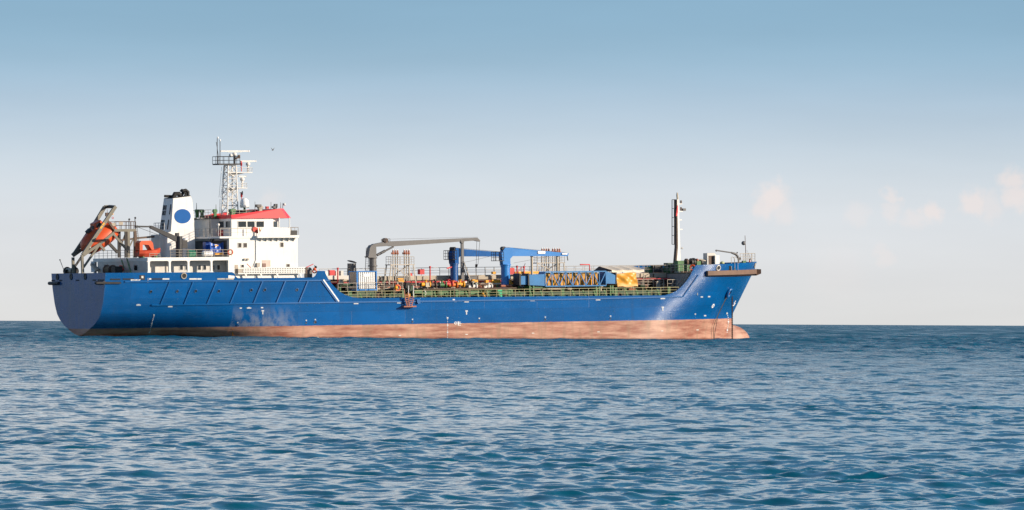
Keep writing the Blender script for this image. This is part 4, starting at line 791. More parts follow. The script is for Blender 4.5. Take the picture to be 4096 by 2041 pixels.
# rescue boat
R0 = P(548, 1012, -6.2); R1 = P(641, 1006, -6.2)
rbt = thing('rescue_boat', 'small open orange rescue boat with an arch beside the funnel', 'boat', P(595, 1028, -6.2))
ln = R1.x - R0.x; mb = MB(); st = []
for t_, w_, zk, zs in ((0, .78, 0, .72), (.25, .85, -.05, .74), (.55, .82, -.05, .78), (.78, .6, .06, .86), (.93, .28, .35, .98), (1.0, .03, .72, 1.02)):
    x = R0.x + ln * t_; z0 = R0.z - .5
    st.append([(x, -6.2 - w_, z0 + zs), (x, -6.2 - w_ * .92, z0 + zs * .55), (x, -6.2 - w_ * .45, z0 + zk + .08), (x, -6.2, z0 + zk), (x, -6.2 + w_ * .45, z0 + zk + .08), (x, -6.2 + w_ * .92, z0 + zs * .55), (x, -6.2 + w_, z0 + zs), (x, -6.2 + w_ * .6, z0 + zs + .1), (x, -6.2, z0 + zs - (.2 if t_ < .7 else -.06)), (x, -6.2 - w_ * .6, z0 + zs + .1)])
vs = [p for r_ in st for p in r_]; k = 10; fs = []
for i in range(len(st) - 1):
    for j in range(k): fs.append((i * k + j, (i + 1) * k + j, (i + 1) * k + (j + 1) % k, i * k + (j + 1) % k))
fs += [tuple(range(k)), tuple(range(len(vs) - 1, len(vs) - k - 1, -1))]; mb.add(vs, fs); mb.build('boat_hull', mat('rescue_hull_red', (.45, .055, .02), .45), rbt)
mb = MB(); mb.pprism([(559, 1002), (559, 972), (566, 964), (604, 963), (612, 972), (616, 1000), (607, 1000), (595, 980), (571, 978), (571, 1002)], -6.9, 1.4); mb.build('arch', ORANGE, rbt)
mb = MB(); mb.box(R0.x + .5, R0.x + .7, -6.9, -5.5, ZB, R0.z - .45); mb.box(R0.x + 2.3, R0.x + 2.5, -6.8, -5.6, ZB, R0.z - .4); mb.build('cradle', GREEN, rbt)
# rescue-boat davit crane
dv = thing('boat_davit', 'dark folding davit crane reaching over the orange rescue boat', 'crane', P(725, 1031, -5.5))
mb = MB(); c = P(716, 1000, -5.5); mb.tube([(c.x, -5.5, ZB), P(716, 945, -5.5)], .42, 14); mb.build('pedestal', NAVY, dv)
mb = MB(); mb.pbox(706, 932, 717, 950, -5.6, .5); mb.pbox(729, 962, 750, 994, -5.6, .7); mb.build('winch', DARK, dv)
mb = MB(); mb.pprism([(600, 903), (608, 903), (733, 957), (732, 980), (724, 976), (602, 913)], -5.7, .4); mb.build('boom', NAVY, dv)
mb = MB(); mb.pprism([(545, 903), (602, 904), (604, 910), (545, 910)], -5.7, .35); mb.pprism([(543, 902), (552, 902), (552, 911), (543, 911)], -5.75, .45); mb.build('boom_extension', NAVY, dv)
mb = MB(); mb.tube([P(600, 912, -5.5), P(600, 965, -5.5)], .03, 5); mb.tube([P(548, 908, -5.5), P(640, 942, -5.5)], .025, 5); mb.build('fall_wire', DARK, dv)
mb = MB(); mb.pprism([(544, 950), (618, 943), (618, 951), (544, 957)], 0.5, .3); mb.build('stay_beam', BROWN, ship)

# canisters, covers, capstans on the boat deck, starboard side
raft = thing('life_raft_canister', 'white ribbed life raft canister lying by the boat deck rail', 'canister', P(829, 1028, -7.5))
a_, b_ = P(809, 1015, -7.5), P(850, 1015, -7.5); mb = MB(); L_ = b_.x - a_.x; pr = [(0.15, 0), (.26, .04)]
for k in range(9): pr += [(.33 if k % 2 else .36, .08 + (L_ - .16) * k / 8)]
pr += [(.26, L_ - .04), (.15, L_)]; mb.lathe(a_, pr, (1, 0, 0), 18); mb.disc(a_ + Vector((.01, 0, 0)), .15, (-1, 0.001, 0), 12); mb.disc(b_ - Vector((.01, 0, 0)), .15, (1, .001, 0), 12); mb.build('shell', SIGN, raft)
mb = MB(); mb.box(a_.x + .2, a_.x + .3, -7.8, -7.2, ZB, a_.z - .25); mb.box(b_.x - .3, b_.x - .2, -7.8, -7.2, ZB, a_.z - .25); mb.build('cradle', RAILM, raft)
cv = thing('covered_machine', 'machine under a blue tarpaulin in the alcove below the bridge', 'cover', P(860, 1028, -6.6))
x0_, x1_ = P(838, 1000, -6.9).x, P(894, 1000, -6.9).x; z1_ = P(860, 968, -6.9).z; ng = 12; mb = MB(); vs = []; fs = []
for i in range(ng + 1):
    for j in range(ng + 1):
        u_, v_ = i / ng, j / ng; vs.append((x0_ + (x1_ - x0_) * u_, -6.9 - .12 * math.sin(9 * u_ + 5 * v_) * v_ - .25 * v_ - .06 * math.cos(17 * u_), z1_ - .3 * math.sin(math.pi * u_) * (1 - v_) - (z1_ - ZB - .35) * v_))
for i in range(ng):
    for j in range(ng): fs.append((i * (ng + 1) + j, i * (ng + 1) + j + 1, (i + 1) * (ng + 1) + j + 1, (i + 1) * (ng + 1) + j))
mb.add(vs, fs, True); mb.box(x0_ + .05, x1_ - .05, -6.75, -5.4, ZB + .2, z1_ - .3); mb.build('tarpaulin', TARPN, cv)
mb = MB(); mb.pbox(822, 968, 838, 1020, -6.4, .8); mb.build('side_case', TARPN, cv)
mb = MB(); mb.pbox(861, 1012, 893, 1019, -7.35, .1); mb.pbox(860, 980, 873, 985, -7.3, .1); mb.build('strap', YELLOW, cv)
mb = MB(); c = P(768, 1015, -7.6); mb.tube([c - Vector((.35, 0, 0)), c + Vector((.35, 0, 0))], .42, 16); mb.tube([P(752, 1016, -7.5), P(764, 1016, -7.5)], .5, 14); o = tag(mb.build('hose_reel', mat('reel_green', (.03, .22, .13), .5), None, c - UP * .45), 'green hose reel on the boat deck beside the white canister', 'reel')
def lifebuoy(px, py, Y, label, r=.3, axis=(0, 1, 0)):
    mb = MB(); mb.torus(P(px, py, Y), r, r * .28, axis, 18, 8); return tag(mb.build('lifebuoy', ORANGE, None, P(px, py, Y)), label, 'lifebuoy', 'orange lifebuoys hung on the rails')
lifebuoy(921, 1009, -8.2, 'orange lifebuoy on the boat deck rail next to the blue tarpaulin', .3, (.5, 1, 0))
# stowed gangway outside the house
gw = thing('gangway', 'long white gangway stowed level along the ship side below the bridge', 'gangway', P(1085, 1112, -8.45))
for y_ in (1072.5, 1079.5, 1086, 1093.5):
    mb = MB(); mb.pbox(953 if y_ in (1072.5, 1093.5) else 972, y_ - 2, 1224, y_ + 2, -8.45, .1); mb.build('side_rail', WHITE, gw)
mb = MB(); a_ = P(972, 1071, -8.3); b_ = P(1224, 1094, -8.3); mb.box(a_.x, b_.x, -8.3, -8.24, b_.z, a_.z); mb.build('back_plate', OFFWHITE, gw)
mb = MB()
for k in range(26): px = 976 + k * 9.9; mb.pbox(px, 1073, px + 3, 1093, -8.43, .1)
mb.build('stanchion', WHITE, gw)
mb = MB(); mb.pbox(953, 1071, 972, 1094, -8.4, .08); mb.build('end_frame', RAILM, gw); mb = MB(); mb.pbox(1223, 1070, 1229, 1095, -8.5, .4); mb.build('end_plate', BROWN, gw)
for px in (984, 1045, 1110, 1203): mb = MB(); mb.pprism([(px - 6, 1095), (px + 2, 1095), (px + 7, 1113), (px + 2, 1113)], -8.4, .1); mb.build('support', WHITE, gw)
mb = MB(); c = P(1258, 1085, -8.2); mb.torus(c, .22, .08, (.4, 1, 0), 14, 6); mb.sphere(c + UP * .25, .2); tag(mb.build('lifebuoy', ORANGE, None, c), 'orange lifebuoy with a float on the rail by the bulwark peak', 'lifebuoy', 'orange lifebuoys hung on the rails')
mb = MB(); mb.tube([P(1262, 1072, -8.1), P(1258, 1062, -8.1)], .05, 6); mb.sphere(P(1263, 1069, -8.1), .17); tag(mb.build('deck_lamp', DARK, None, P(1260, 1110, -8.1)), 'dark round lamp above the orange lifebuoy at the bulwark peak', 'lamp')

# ------------------------------------------------------------------ main deck: catwalk, pipes, vents
ZM = 5.2
YC = 0.2                                                     # catwalk, near edge
zc = P(1700, 1103, YC).z
xc0, xc1 = P(1300, 1105, YC).x, P(2720, 1095, YC).x
mb = MB(); mb.box(xc0, xc1, YC, YC + 1.8, zc - 0.12, zc); mb.build('catwalk', BEIGE, ship)
nb = 26
for k in range(nb):                                          # side plates of the catwalk with gaps
    a = xc0 + (xc1 - xc0) * (k + .04) / nb; b = xc0 + (xc1 - xc0) * (k + .93) / nb
    mb = MB(); mb.box(a, b, YC - .06, YC - .005, zc - .62, zc - .05); mb.build('side_plate', BEIGE if k % 5 else GREY, ship)
    mb = MB(); mb.box(b + .06, b + .2, YC, YC + 1.7, ZM, zc - .12); mb.build('catwalk_leg', BROWN, ship)
mb = MB(); mb.rail([(xc0, YC + 1.7, zc), (xc1, YC + 1.7, zc)], 1.0, 3, 1.32, 0.03); mb.build('railing', RAILM, ship)
mb = MB(); mb.rail([(P(1760, 1100, YC).x, YC + .1, zc), (xc1, YC + .1, zc)], 1.0, 2, 1.32, 0.028); mb.build('railing', RAILM, ship)
# cargo and fire mains lying under and beside the catwalk
def pipe(Y, z, r, x0, x1, m_, name='pipe'):
    mb = MB(); mb.tube([(x0, Y, z), (x1, Y, z)], r, 10); k = int((x1 - x0) / 4)
    for i in range(1, k): x = x0 + (x1 - x0) * i / k; mb.tube([(x - .05, Y, z), (x + .05, Y, z)], r * 1.5, 10)
    return mb.build(name, m_, ship)
zr = P(1900, 1126, -1.6).z
pipe(-1.6, zr, .10, 31, 83, PIPERED, 'fire_main')
for i, (Y, dz, r, m_) in enumerate(((-.3, -.75, .2, BROWN), (-.8, -.95, .2, DARK), (-1.3, -1.15, .18, BROWN), (-2.0, -1.35, .16, DARK), (-2.6, -1.5, .16, RUST), (-3.1, -1.62, .14, BEIGE))):
    pipe(Y, zc + dz, r, 33 + i, 82 - i, m_)
pipe(.6, zc - 1.0, .35, 32, 82, BROWN); mb = MB(); mb.box(32, 83, 1.9, 2.0, ZM, zc - .65); mb.build('trunk_side', BROWN, ship)
for k in range(13): x = 35 + k * 3.6; mb = MB(); mb.box(x, x + .12, -3.4, .1, ZM, zc - 1.75); mb.build('pipe_support', DGREEN, ship)
# deck longitudinal, brackets, gunwale rail
mb = MB(); mb.box(31.5, 82, -6.4, -6.3, ZM, ZM + .75); mb.build('deck_girder', DGREEN, ship)
for k in range(31):
    px = 1405 + k * 42.5; c = P(px, 1175, -8.2)
    if c.x > 81: continue
    mb = MB(); h = .95 if k % 5 else 1.15
    mb.prism([(c.x - .28, -8.0, ZM + h * .9), (c.x - .05, -8.0, ZM + h * .9), (c.x + .28, -8.0, ZM), (c.x + .05, -8.0, ZM)] if k % 5 else [(c.x - .2, -8.0, ZM), (c.x + .2, -8.0, ZM), (c.x + .2, -8.0, ZM + h), (c.x - .2, -8.0, ZM + h)], (0, .12, 0)); mb.build('deck_bracket', GREEN, ship)
g0, g1 = P(1380, 1192, -8.4), P(2715, 1180, -8.4)
mb = MB(); mb.rail([(P(1358, 1192, -8.4).x, -8.4, ZM + .06), (P(1612, 1192, -8.4).x, -8.4, ZM + .06)], 1.02, 3, 1.3, .035); mb.rail([(P(1652, 1192, -8.4).x, -8.4, ZM + .06), (g1.x, -8.4, ZM + .06)], 1.02, 3, 1.3, .035); mb.build('railing', mat('rail_tan', (.40, .36, .20), .5, var=.15), ship)
for px in (1519, 2476): mb = MB(); c = P(px, 1183, -7.9); mb.torus(c, .34, .1, (.2, 1, 0), 18, 8); mb.tube([c, c + Vector((0, .5, 0))], .34, 16); mb.build('roller_fairlead', BROWN, ship)
# inner rail on the deck step
mb = MB(); mb.rail([P(1352, 1166, -6.9), P(1610, 1160, -6.9)], 1.0, 2, 1.3, .035); mb.build('railing', RAILM, ship)
mb = MB(); mb.rail([P(2465, 1150, -4.6), P(2655, 1148, -4.6)], 1.0, 3, .75, .035); mb.rail([P(2670, 1150, -7.0), P(2712, 1150, -7.0)], 1.0, 2, .8, .035); mb.build('railing', RAILM, ship)
# manifold platform: drip trays, grating, valves
tr0, tr1 = P(1690, 1157, -7.2), P(2062, 1157, -7.2)
mb = MB(); mb.box(tr0.x, tr1.x, -7.5, -5.0, tr0.z - .06, tr0.z + .06); mb.build('manifold_grating', BROWN, ship)
for k in range(6):
    a = tr0.x + (tr1.x - tr0.x) * (k + .04) / 6; b = tr0.x + (tr1.x - tr0.x) * (k + .9) / 6; mb = MB(); mb.box(a, b, -6.9, -5.2, tr0.z - .75, tr0.z - .1); mb.build('drip_tray', GREEN, ship)
    mb = MB(); mb.bar((a - .08, -7.4, ZM), (a - .08, -7.4, tr0.z), .1); mb.bar((a - .08, -5.2, ZM), (a - .08, -5.2, tr0.z), .1); mb.build('platform_leg', BROWN, ship)
mb = MB(); mb.pbox(1660, 1160, 1690, 1176, -7.4, 1.2); mb.build('drip_tray', GREEN, ship)
for k in range(5): mb = MB(); mb.pbox(1928 + k * 2.5, 1167 + k * 5, 1952 + k * 1.8, 1170 + k * 5, -7.7 - .02 * k, .5); mb.build('step', YELLOW, ship)
for k in range(3): mb = MB(); mb.pbox(1592 + k * 1.5, 1113 + k * 6, 1614 + k * 1.5, 1117 + k * 6, -4.5, .5); mb.build('step', YELLOW, ship)
def valve(px, py, Y, m_, s_=1.0):
    c = P(px, py, Y); mb = MB(); mb.tube([c - Vector((.5 * s_, 0, 0)), c + Vector((.35 * s_, 0, 0))], .2 * s_, 10); mb.tube([c + Vector((.35 * s_, 0, 0)), c + Vector((.45 * s_, 0, 0))], .33 * s_, 12); mb.tube([c, c + UP * .45 * s_], .1 * s_, 8); mb.torus(c + UP * .45 * s_, .2 * s_, .035, (0, 0, 1), 12, 5)
    mb.build('manifold_valve', m_, ship)
for px, py, m_ in ((1703, 1138, YELLOW), (1742, 1142, DARK), (1768, 1140, GREEN), (1793, 1136, PIPERED), (1812, 1140, mat('valve_orange', (.62, .16, .02), .5)), (1840, 1138, YELLOW), (1872, 1140, DARK), (1890, 1146, RAILW), (1727, 1140, BROWN)): valve(px, py, -5.2, m_, 1.25)
for px, py, m_ in ((1895, 1138, GREEN), (1940, 1150, RAILW), (1955, 1146, RAILW), (1918, 1148, RUST)): valve(px, py, -4.6, m_, 1.0)
for px, py in ((1895, 1124), (1906, 1126), (1974, 1125), (1984, 1127), (1996, 1126), (1949, 1127), (2058, 1136), (2062, 1148)): mb = MB(); mb.pbox(px - 5, py - 6, px + 6, py + 6, -3.4, .5); mb.build('valve_actuator', YELLOW, ship)
for px, py in ((1838, 1128), (1864, 1129), (1790, 1130), (1764, 1131), (1933, 1148), (1902, 1148)): mb = MB(); mb.pbox(px - 4, py - 4, px + 5, py + 5, -3.3, .4); mb.build('junction_box', OFFWHITE, ship)
mb = MB(); mb.pprism([(2040, 1120), (2046, 1120), (2052, 1172), (2040, 1172)], -4.9, .3); mb.build('crane_stay', OCHRE, ship)
for px in (1968, 1982): mb = MB(); mb.pbox(px - 3, 1140, px + 3, 1162, -4.0, .6); mb.build('valve_stand', RUST, ship)
for a, b in (((1890, 1136), (2000, 1136)), ((1930, 1157), (2010, 1157))): mb = MB(); mb.tube([P(*a, -4.2), P(*b, -4.2)], .12, 8); mb.build('pipe', BEIGE, ship)
mb = MB(); mb.tube([P(1697, 1160, -7.6), P(1704, 1172, -7.6), P(1700, 1184, -7.6)], .06, 6); mb.build('hose', RAILW, ship)
# small clutter under the catwalk: flanges, stands, cans
for k in range(120):
    px = rnd.uniform(1310, 2690); py = rnd.uniform(1124, 1162); Y = rnd.uniform(-6.0, -2.6); c = P(px, py, Y)
    if c.z < ZM + .1: continue
    m_ = rnd.choice([BROWN, BROWN, BROWN, DARK, DARK, RUST, BEIGE, RAILM, GREEN, DGREEN, GREY]); mb = MB(); s_ = rnd.uniform(.12, .32)
    if k % 3 == 0: mb.tube([(c.x, Y, ZM), c], s_ * .5, 8); mb.tube([c, c + UP * .1], s_, 10); nm = 'deck_vent'
    elif k % 3 == 1: mb.box(c.x - s_, c.x + s_, Y, Y + s_, c.z - s_, c.z + s_); mb.tube([(c.x, Y + .1, ZM), (c.x, Y + .1, c.z)], .05, 6); nm = 'valve_box'
    else: mb.tube([(c.x - s_ * 2.5, Y, c.z), (c.x + s_ * 2.5, Y, c.z)], s_ * .5, 8); mb.tube([(c.x, Y, ZM), (c.x, Y, c.z)], s_ * .3, 6); nm = 'branch_pipe'
    mb.build(nm, m_, ship)
# white boxes and red cabinet by the after end of the catwalk, red hydrants
for a, m_, Y in (((1302, 1085, 1320, 1104), WHITE, .6), ((1344, 1084, 1362, 1104), OFFWHITE, .6), ((1364, 1083, 1374, 1104), OFFWHITE, .4)): mb = MB(); mb.pbox(*a, Y, .8); mb.build('deck_locker', m_, ship)
for a in ((1320, 1081, 1340, 1102), (1680, 1077, 1698, 1098), (1640, 1093, 1650, 1106)): mb = MB(); mb.pbox(*a, .4, .7); mb.build('fire_cabinet', PIPERED, ship)
mb = MB(); mb.pbox(1296, 1103, 1395, 1118, -.8, .7); mb.build('duct', OFFWHITE, ship)
for px, y0, y1 in ((1351, 1074, 1140), (1720, 1068, 1124), (1816, 1068, 1100), (2068, 1066, 1130), (2096, 1068, 1105)):
    mb = MB(); a, b = P(px, y1, -1.2), P(px, y0, -1.2); mb.tube([a, b], .09, 8); mb.tube([b - UP * .15, b + UP * .1], .14, 8); mb.build('hydrant_post', PIPERED, ship)
mb = MB(); mb.bar(P(1787, 1074, -1.2), P(1816, 1066, -1.2), .12, .16); mb.bar(P(2072, 1085, -1.2), P(2091, 1067, -1.2), .06); mb.tube([P(2094, 1070, -1.2), P(2101, 1054, -1.2)], .035, 6); mb.build('fire_monitor', PIPERED, ship)
mb = MB(); mb.tube([P(2320, 1059, -.5), P(2358, 1059, -.5), P(2359, 1085, -.5)], .085, 8); mb.build('fire_monitor', PIPERED, ship)
mb = MB(); mb.pbox(1972, 1087, 1984, 1097, -.6, .5); mb.build('yellow_box', YELLOW, ship)
mb = MB(); mb.pbox(2062, 1086, 2160, 1096, -.6, 1.0); mb.build('yellow_box', YELLOW, ship)
mb = MB(); mb.pbox(2040, 1072, 2058, 1098, -1.2, .5); mb.build('fire_hose_box', PIPERED, ship)
# vent mast groups
def vent_group(xs_, ytop, ypl, x0, x1, ybot, Y, n_):
    vg = bpy.data.objects.new('vent_mast_group', None); COL.objects.link(vg); vg.parent = ship; vg['_o'] = ship['_o']
    for i, px in enumerate(xs_):
        yy = Y + (.5 if i % 2 else 0); a, b = P(px, ybot, yy), P(px, ytop, yy); mb = MB(); mb.tube([a, b - UP * .5], .075, 8); o = mb.build('vent_pipe', RAILM, vg)
        mb = MB(); mb.lathe(b - UP * .62, [(.08, 0), (.17, .04), (.17, .2), (.1, .26), (.12, .4), (.05, .62)], n=10); mb.box(b.x - .24, b.x - .1, yy - .1, yy + .1, b.z - .6, b.z - .35); mb.build('vent_valve', RUST, o)
        mb = MB(); mb.lathe(b - UP * .1, [(.06, 0), (.08, .05), (.02, .2)], n=8); mb.build('valve_cap', SIGN, o)
    a, b = P(x0, ypl, Y - .4), P(x1, ypl, Y - .4); mb = MB(); mb.box(a.x, b.x, Y - .4, Y + 1.2, a.z - .12, a.z); mb.build('platform', RAILM, vg)
    mb = MB(); mb.rail([a + Vector((.1, 0, 0)), b - Vector((.1, 0, 0)), b + Vector((-.1, 1.5, 0)), a + Vector((.1, 1.5, 0)), a + Vector((.1, 0, 0))], .98, 3, .7, .028); mb.build('platform_rail', RAILM, vg)
    for q, d in ((a, -1), (b, 1)):
        for yy in (Y - .3, Y + 1.1): mb = MB(); mb.bar((q.x - d * .15, yy, q.z - .1), (q.x + d * (.25 if n_ else 0), yy, ZM + 1.6), .12); mb.build('platform_leg', RAILM, vg)
    mb = MB(); mb.bar((a.x + .2, Y - .3, a.z - .1), (b.x - .8, Y - .3, a.z - 1.6), .09); mb.bar((b.x - .2, Y + 1.0, a.z - .1), (a.x + .8, Y + 1.0, a.z - 1.6), .09); mb.build('platform_brace', RAILM, vg)
vent_group((1572, 1581, 1590, 1617, 1626, 1635), 999, 1058, 1562, 1659, 1125, -2.4, 1)
vent_group((2168, 2177, 2186, 2195, 2211, 2220, 2230, 2238), 993, 1051, 2147, 2261, 1110, -.2, 0)

# forecastle: aft bulkhead, ladder, rails
XB = 83.45; zfo = 8.15
mb = MB(); mb.box(XB, XB + .12, -half(83.4, 6) + .15, half(83.4, 6) - .15, ZM, zfo - .02); fb = mb.build('forecastle_bulkhead', mat('bulkhead_grey', (.30, .28, .27), .6, var=.15, dirt=.4), ship)
aftplate(2655, 1118, 2676, 1150, XB, 'doorway', BLACK, .03, fb); aftplate(2690, 1115, 2702, 1150, XB, 'locker', GREY, .4, fb)
aftplate(2560, 1100, 2625, 1104, XB, 'cable_tray', RAILM, .2, fb)
mb = MB(); mb.bar((XB, -6.6, zfo), (XB - 2.6, -6.6, ZM), .12, .22); mb.bar((XB, -7.5, zfo), (XB - 2.6, -7.5, ZM), .12, .22)
for k in range(9): t = (k + .5) / 9; mb.box(XB - 2.6 * t - .14, XB - 2.6 * t + .14, -7.5, -6.6, zfo + (ZM - zfo) * t - .02, zfo + (ZM - zfo) * t + .03)
for Y in (-6.6, -7.5): mb.tube([(XB + .4, Y, zfo + 1.0), (XB - 2.6, Y, ZM + 1.0)], .04, 6); mb.tube([(XB - 1.3, Y, (zfo + ZM) / 2), (XB - 1.3, Y, (zfo + ZM) / 2 + 1)], .03, 6)
mb.build('forecastle_stair', BEIGE, ship)
mb = MB(); mb.rail([(XB + .1, 8.0, zfo), (XB + .1, -6.4, zfo)], 1.02, 3, 1.1, .035); mb.build('railing', RAILM, ship)
# foremast
fm = bpy.data.objects.new('foremast', None); COL.objects.link(fm); fm.parent = ship; fm['_o'] = ship['_o']
mb = MB(); mb.pprism([(2709, 798), (2714, 798), (2719, 930), (2724, 1092), (2698, 1092), (2707, 1050), (2712, 990), (2711, 900)], -.45, .7); mb.build('mast_column', WHITE, fm)
mb = MB(); mb.pprism([(2706.5, 800), (2710.5, 800), (2711, 900), (2711.5, 990), (2706.5, 1050), (2697, 1092), (2692, 1092), (2702, 1050), (2707, 990)], -.42, .64); mb.build('aft_face_shade', BROWN, fm)  # added dark strip: shade of the mast's aft face put into the colour
mb = MB(); a = P(2711, 800, -.1); mb.tube([a - UP * .3, P(2709, 778, -.1)], .13, 10); mb.tube([P(2709, 778, -.1), P(2709, 771, -.1)], .1, 10); mb.build('mast_head_light', BEIGE, fm)
lad = MB(); l0, l1 = P(2694, 978, .1), P(2694, 799, .1)
for q in (-.2, .2): lad.tube([l0 + Vector((.25, q, 0)), l1 + Vector((.25, q, 0))], .03, 5)
for q in (-.3, 0, .3): lad.tube([l0 + Vector((-.2 + abs(q) * .4, q, 0)), l1 + Vector((-.2 + abs(q) * .4, q, 0))], .035, 5)
for k in range(6): c = l0.lerp(l1, k / 5); lad.tube([c + Vector((.25, -.3, 0)), c + Vector((-.2, 0, 0)), c + Vector((.25, .3, 0)), c + Vector((.7, 0, 0))], .035, 5)
lad.build('ladder_cage', GREY, fm)
mb = MB(); mb.pprism([(2709, 824), (2712, 822), (2712, 850), (2708, 866), (2704, 864), (2707, 844)], -.5, .12); mb.build('red_pennant', RED, fm)
for px0, px1, py in ((2714, 2729, 816), (2715, 2731, 846), (2713, 2728, 880), (2715, 2731, 918)): mb = MB(); mb.pbox(px0, py - 2, px1, py + 2, -.4, .6); mb.build('lamp_bracket', RAILW, fm)
mb = MB(); mb.tube([P(2724, 814, -.1), P(2724, 802, -.1)], .12, 8); mb.tube([P(2724, 843, -.1), P(2724, 829, -.1)], .12, 8); mb.build('mast_lamp', BROWN, fm)
mb = MB(); mb.pbox(2733, 834, 2744, 844, -.3, .5); mb.build('floodlight', GREY, fm)
mb = MB(); c = P(2727, 993, -.5); mb.lathe(c, [(.03, -.15), (.13, 0), (.13, .12)], (1, 0, .1), 10); mb.build('floodlight', RAILW, fm)
# rail and pulpit at the bow, boarding ladder hoops
mb = MB(); a, b = P(2961, 1047, -2.2), P(3020, 1046, -.3); mb.rail([a, b, b + Vector((-.4, 2.2, 0))], 1.05, 3, .75, .035); mb.build('pulpit_rail', RAILM, ship)
for px in (2930, 2942):
    p_, n_ = on_hull(px, 1070); mb = MB(); s_ = Vector((.25, 0, 0)); q = p_ + n_ * .12
    mb.tube([q - s_ - UP * .4] + [q + Vector((-.25 * math.cos(g), .25 * math.sin(g), 1.1 + .3 * math.sin(g))) for g in np.linspace(0, math.pi, 8)] + [q + s_ - UP * .4], .035, 6); mb.build('ladder_hoop', RAILM, ship)

# ------------------------------------------------------------------ things on the main deck
# grey hose crane
gc = thing('deck_crane', 'grey deck crane with long boom rested on a post behind the striped container', 'crane', (P(1491, 1082, -1).x, -1, ZM))
c = P(1491, 1040, -1); mb = MB(); mb.tube([(c.x, -1, ZM), (c.x, -1, P(1491, 1030, -1).z)], .46, 20)
for py in (1032, 1064): z_ = P(1491, py, -1).z; mb.tube([(c.x, -1, z_ - .08), (c.x, -1, z_ + .08)], .58, 20)
mb.build('pedestal', GREY, gc)
mb = MB(); mb.pprism([(1474, 1029), (1480, 992), (1487, 981), (1505, 978), (1506, 1029)], -1.5, .9); mb.pprism([(1472, 1026), (1508, 1026), (1504, 1031), (1476, 1031)], -1.6, 1.1); mb.build('tower', GREY, gc)
mb = MB(); mb.pprism([(1486, 985), (1494, 977), (1556, 965), (1560, 984), (1500, 988)], -1.35, .65); mb.build('knuckle', GREY, gc)
mb = MB(); mb.pprism([(1555, 966), (1910, 951), (1921, 962), (1920, 967), (1898, 963), (1576, 986), (1556, 985)], -1.3, .5); mb.build('boom', GREY, gc)
mb = MB(); mb.tube([P(1508, 1021, -1.1), P(1574, 987, -1.1)], .12, 8); mb.tube([P(1508, 1021, -1.1), P(1540, 1004, -1.1)], .18, 8); mb.build('luffing_cylinder', GREY, gc)
mb = MB(); c = P(1540, 962, -1.1); mb.tube([c - Vector((0, .35, 0)), c + Vector((0, .35, 0))], .3, 16); mb.build('winch', BROWN, gc)
mb = MB(); mb.tube([P(1560, 957, -1.1), P(1911, 949, -1.1)], .02, 4); mb.tube([P(1907, 962, -1.1), P(1905, 1058, -1.1)], .025, 4); mb.tube([P(1919, 966, -1.1), P(1912, 1058, -1.1)], .025, 4); mb.build('hoist_wire', DARK, gc)
mb = MB(); mb.pprism([(1904, 1057), (1911, 1057), (1910, 1066), (1906, 1072), (1903, 1066)], -1.2, .2); mb.build('hook_block', BROWN, gc)
mb = MB(); mb.rail([P(1525, 970, -1.5), P(1560, 968, -1.5)], .4, 2, .5, .03); mb.build('winch_guard', GREY, gc)
mb = MB(); a, b = P(1461, 1082, -.6), P(1465, 992, -.6)
for q in (0, .4): mb.tube([a + Vector((q * .5, -q, 0)), b + Vector((q * .5, -q, 0))], .035, 5)
for k in range(14): cc = a.lerp(b, k / 13); mb.tube([cc, cc + Vector((.2, -.4, 0))], .022, 4)
mb.build('ladder', GREY, gc)
cr_ = thing('boom_rest', 'tall brown grey post with brace holding up the grey crane boom', 'post', (P(1851, 1120, -1).x, -1, ZM))
mb = MB(); mb.pprism([(1846, 970), (1855, 970), (1857, 1130), (1846, 1130)], -1.25, .3); mb.pprism([(1842, 961), (1859, 960), (1855, 974), (1847, 974)], -1.35, .5); mb.build('post', GREY, cr_)
mb = MB(); mb.bar(P(1855, 1048, -1.2), P(1886, 1135, -2.6), .12); mb.build('brace', RAILM, cr_); mb = MB(); mb.bar(P(1855, 1070, -1), P(1864, 1110, 0), .1); mb.build('brace', RAILM, cr_)
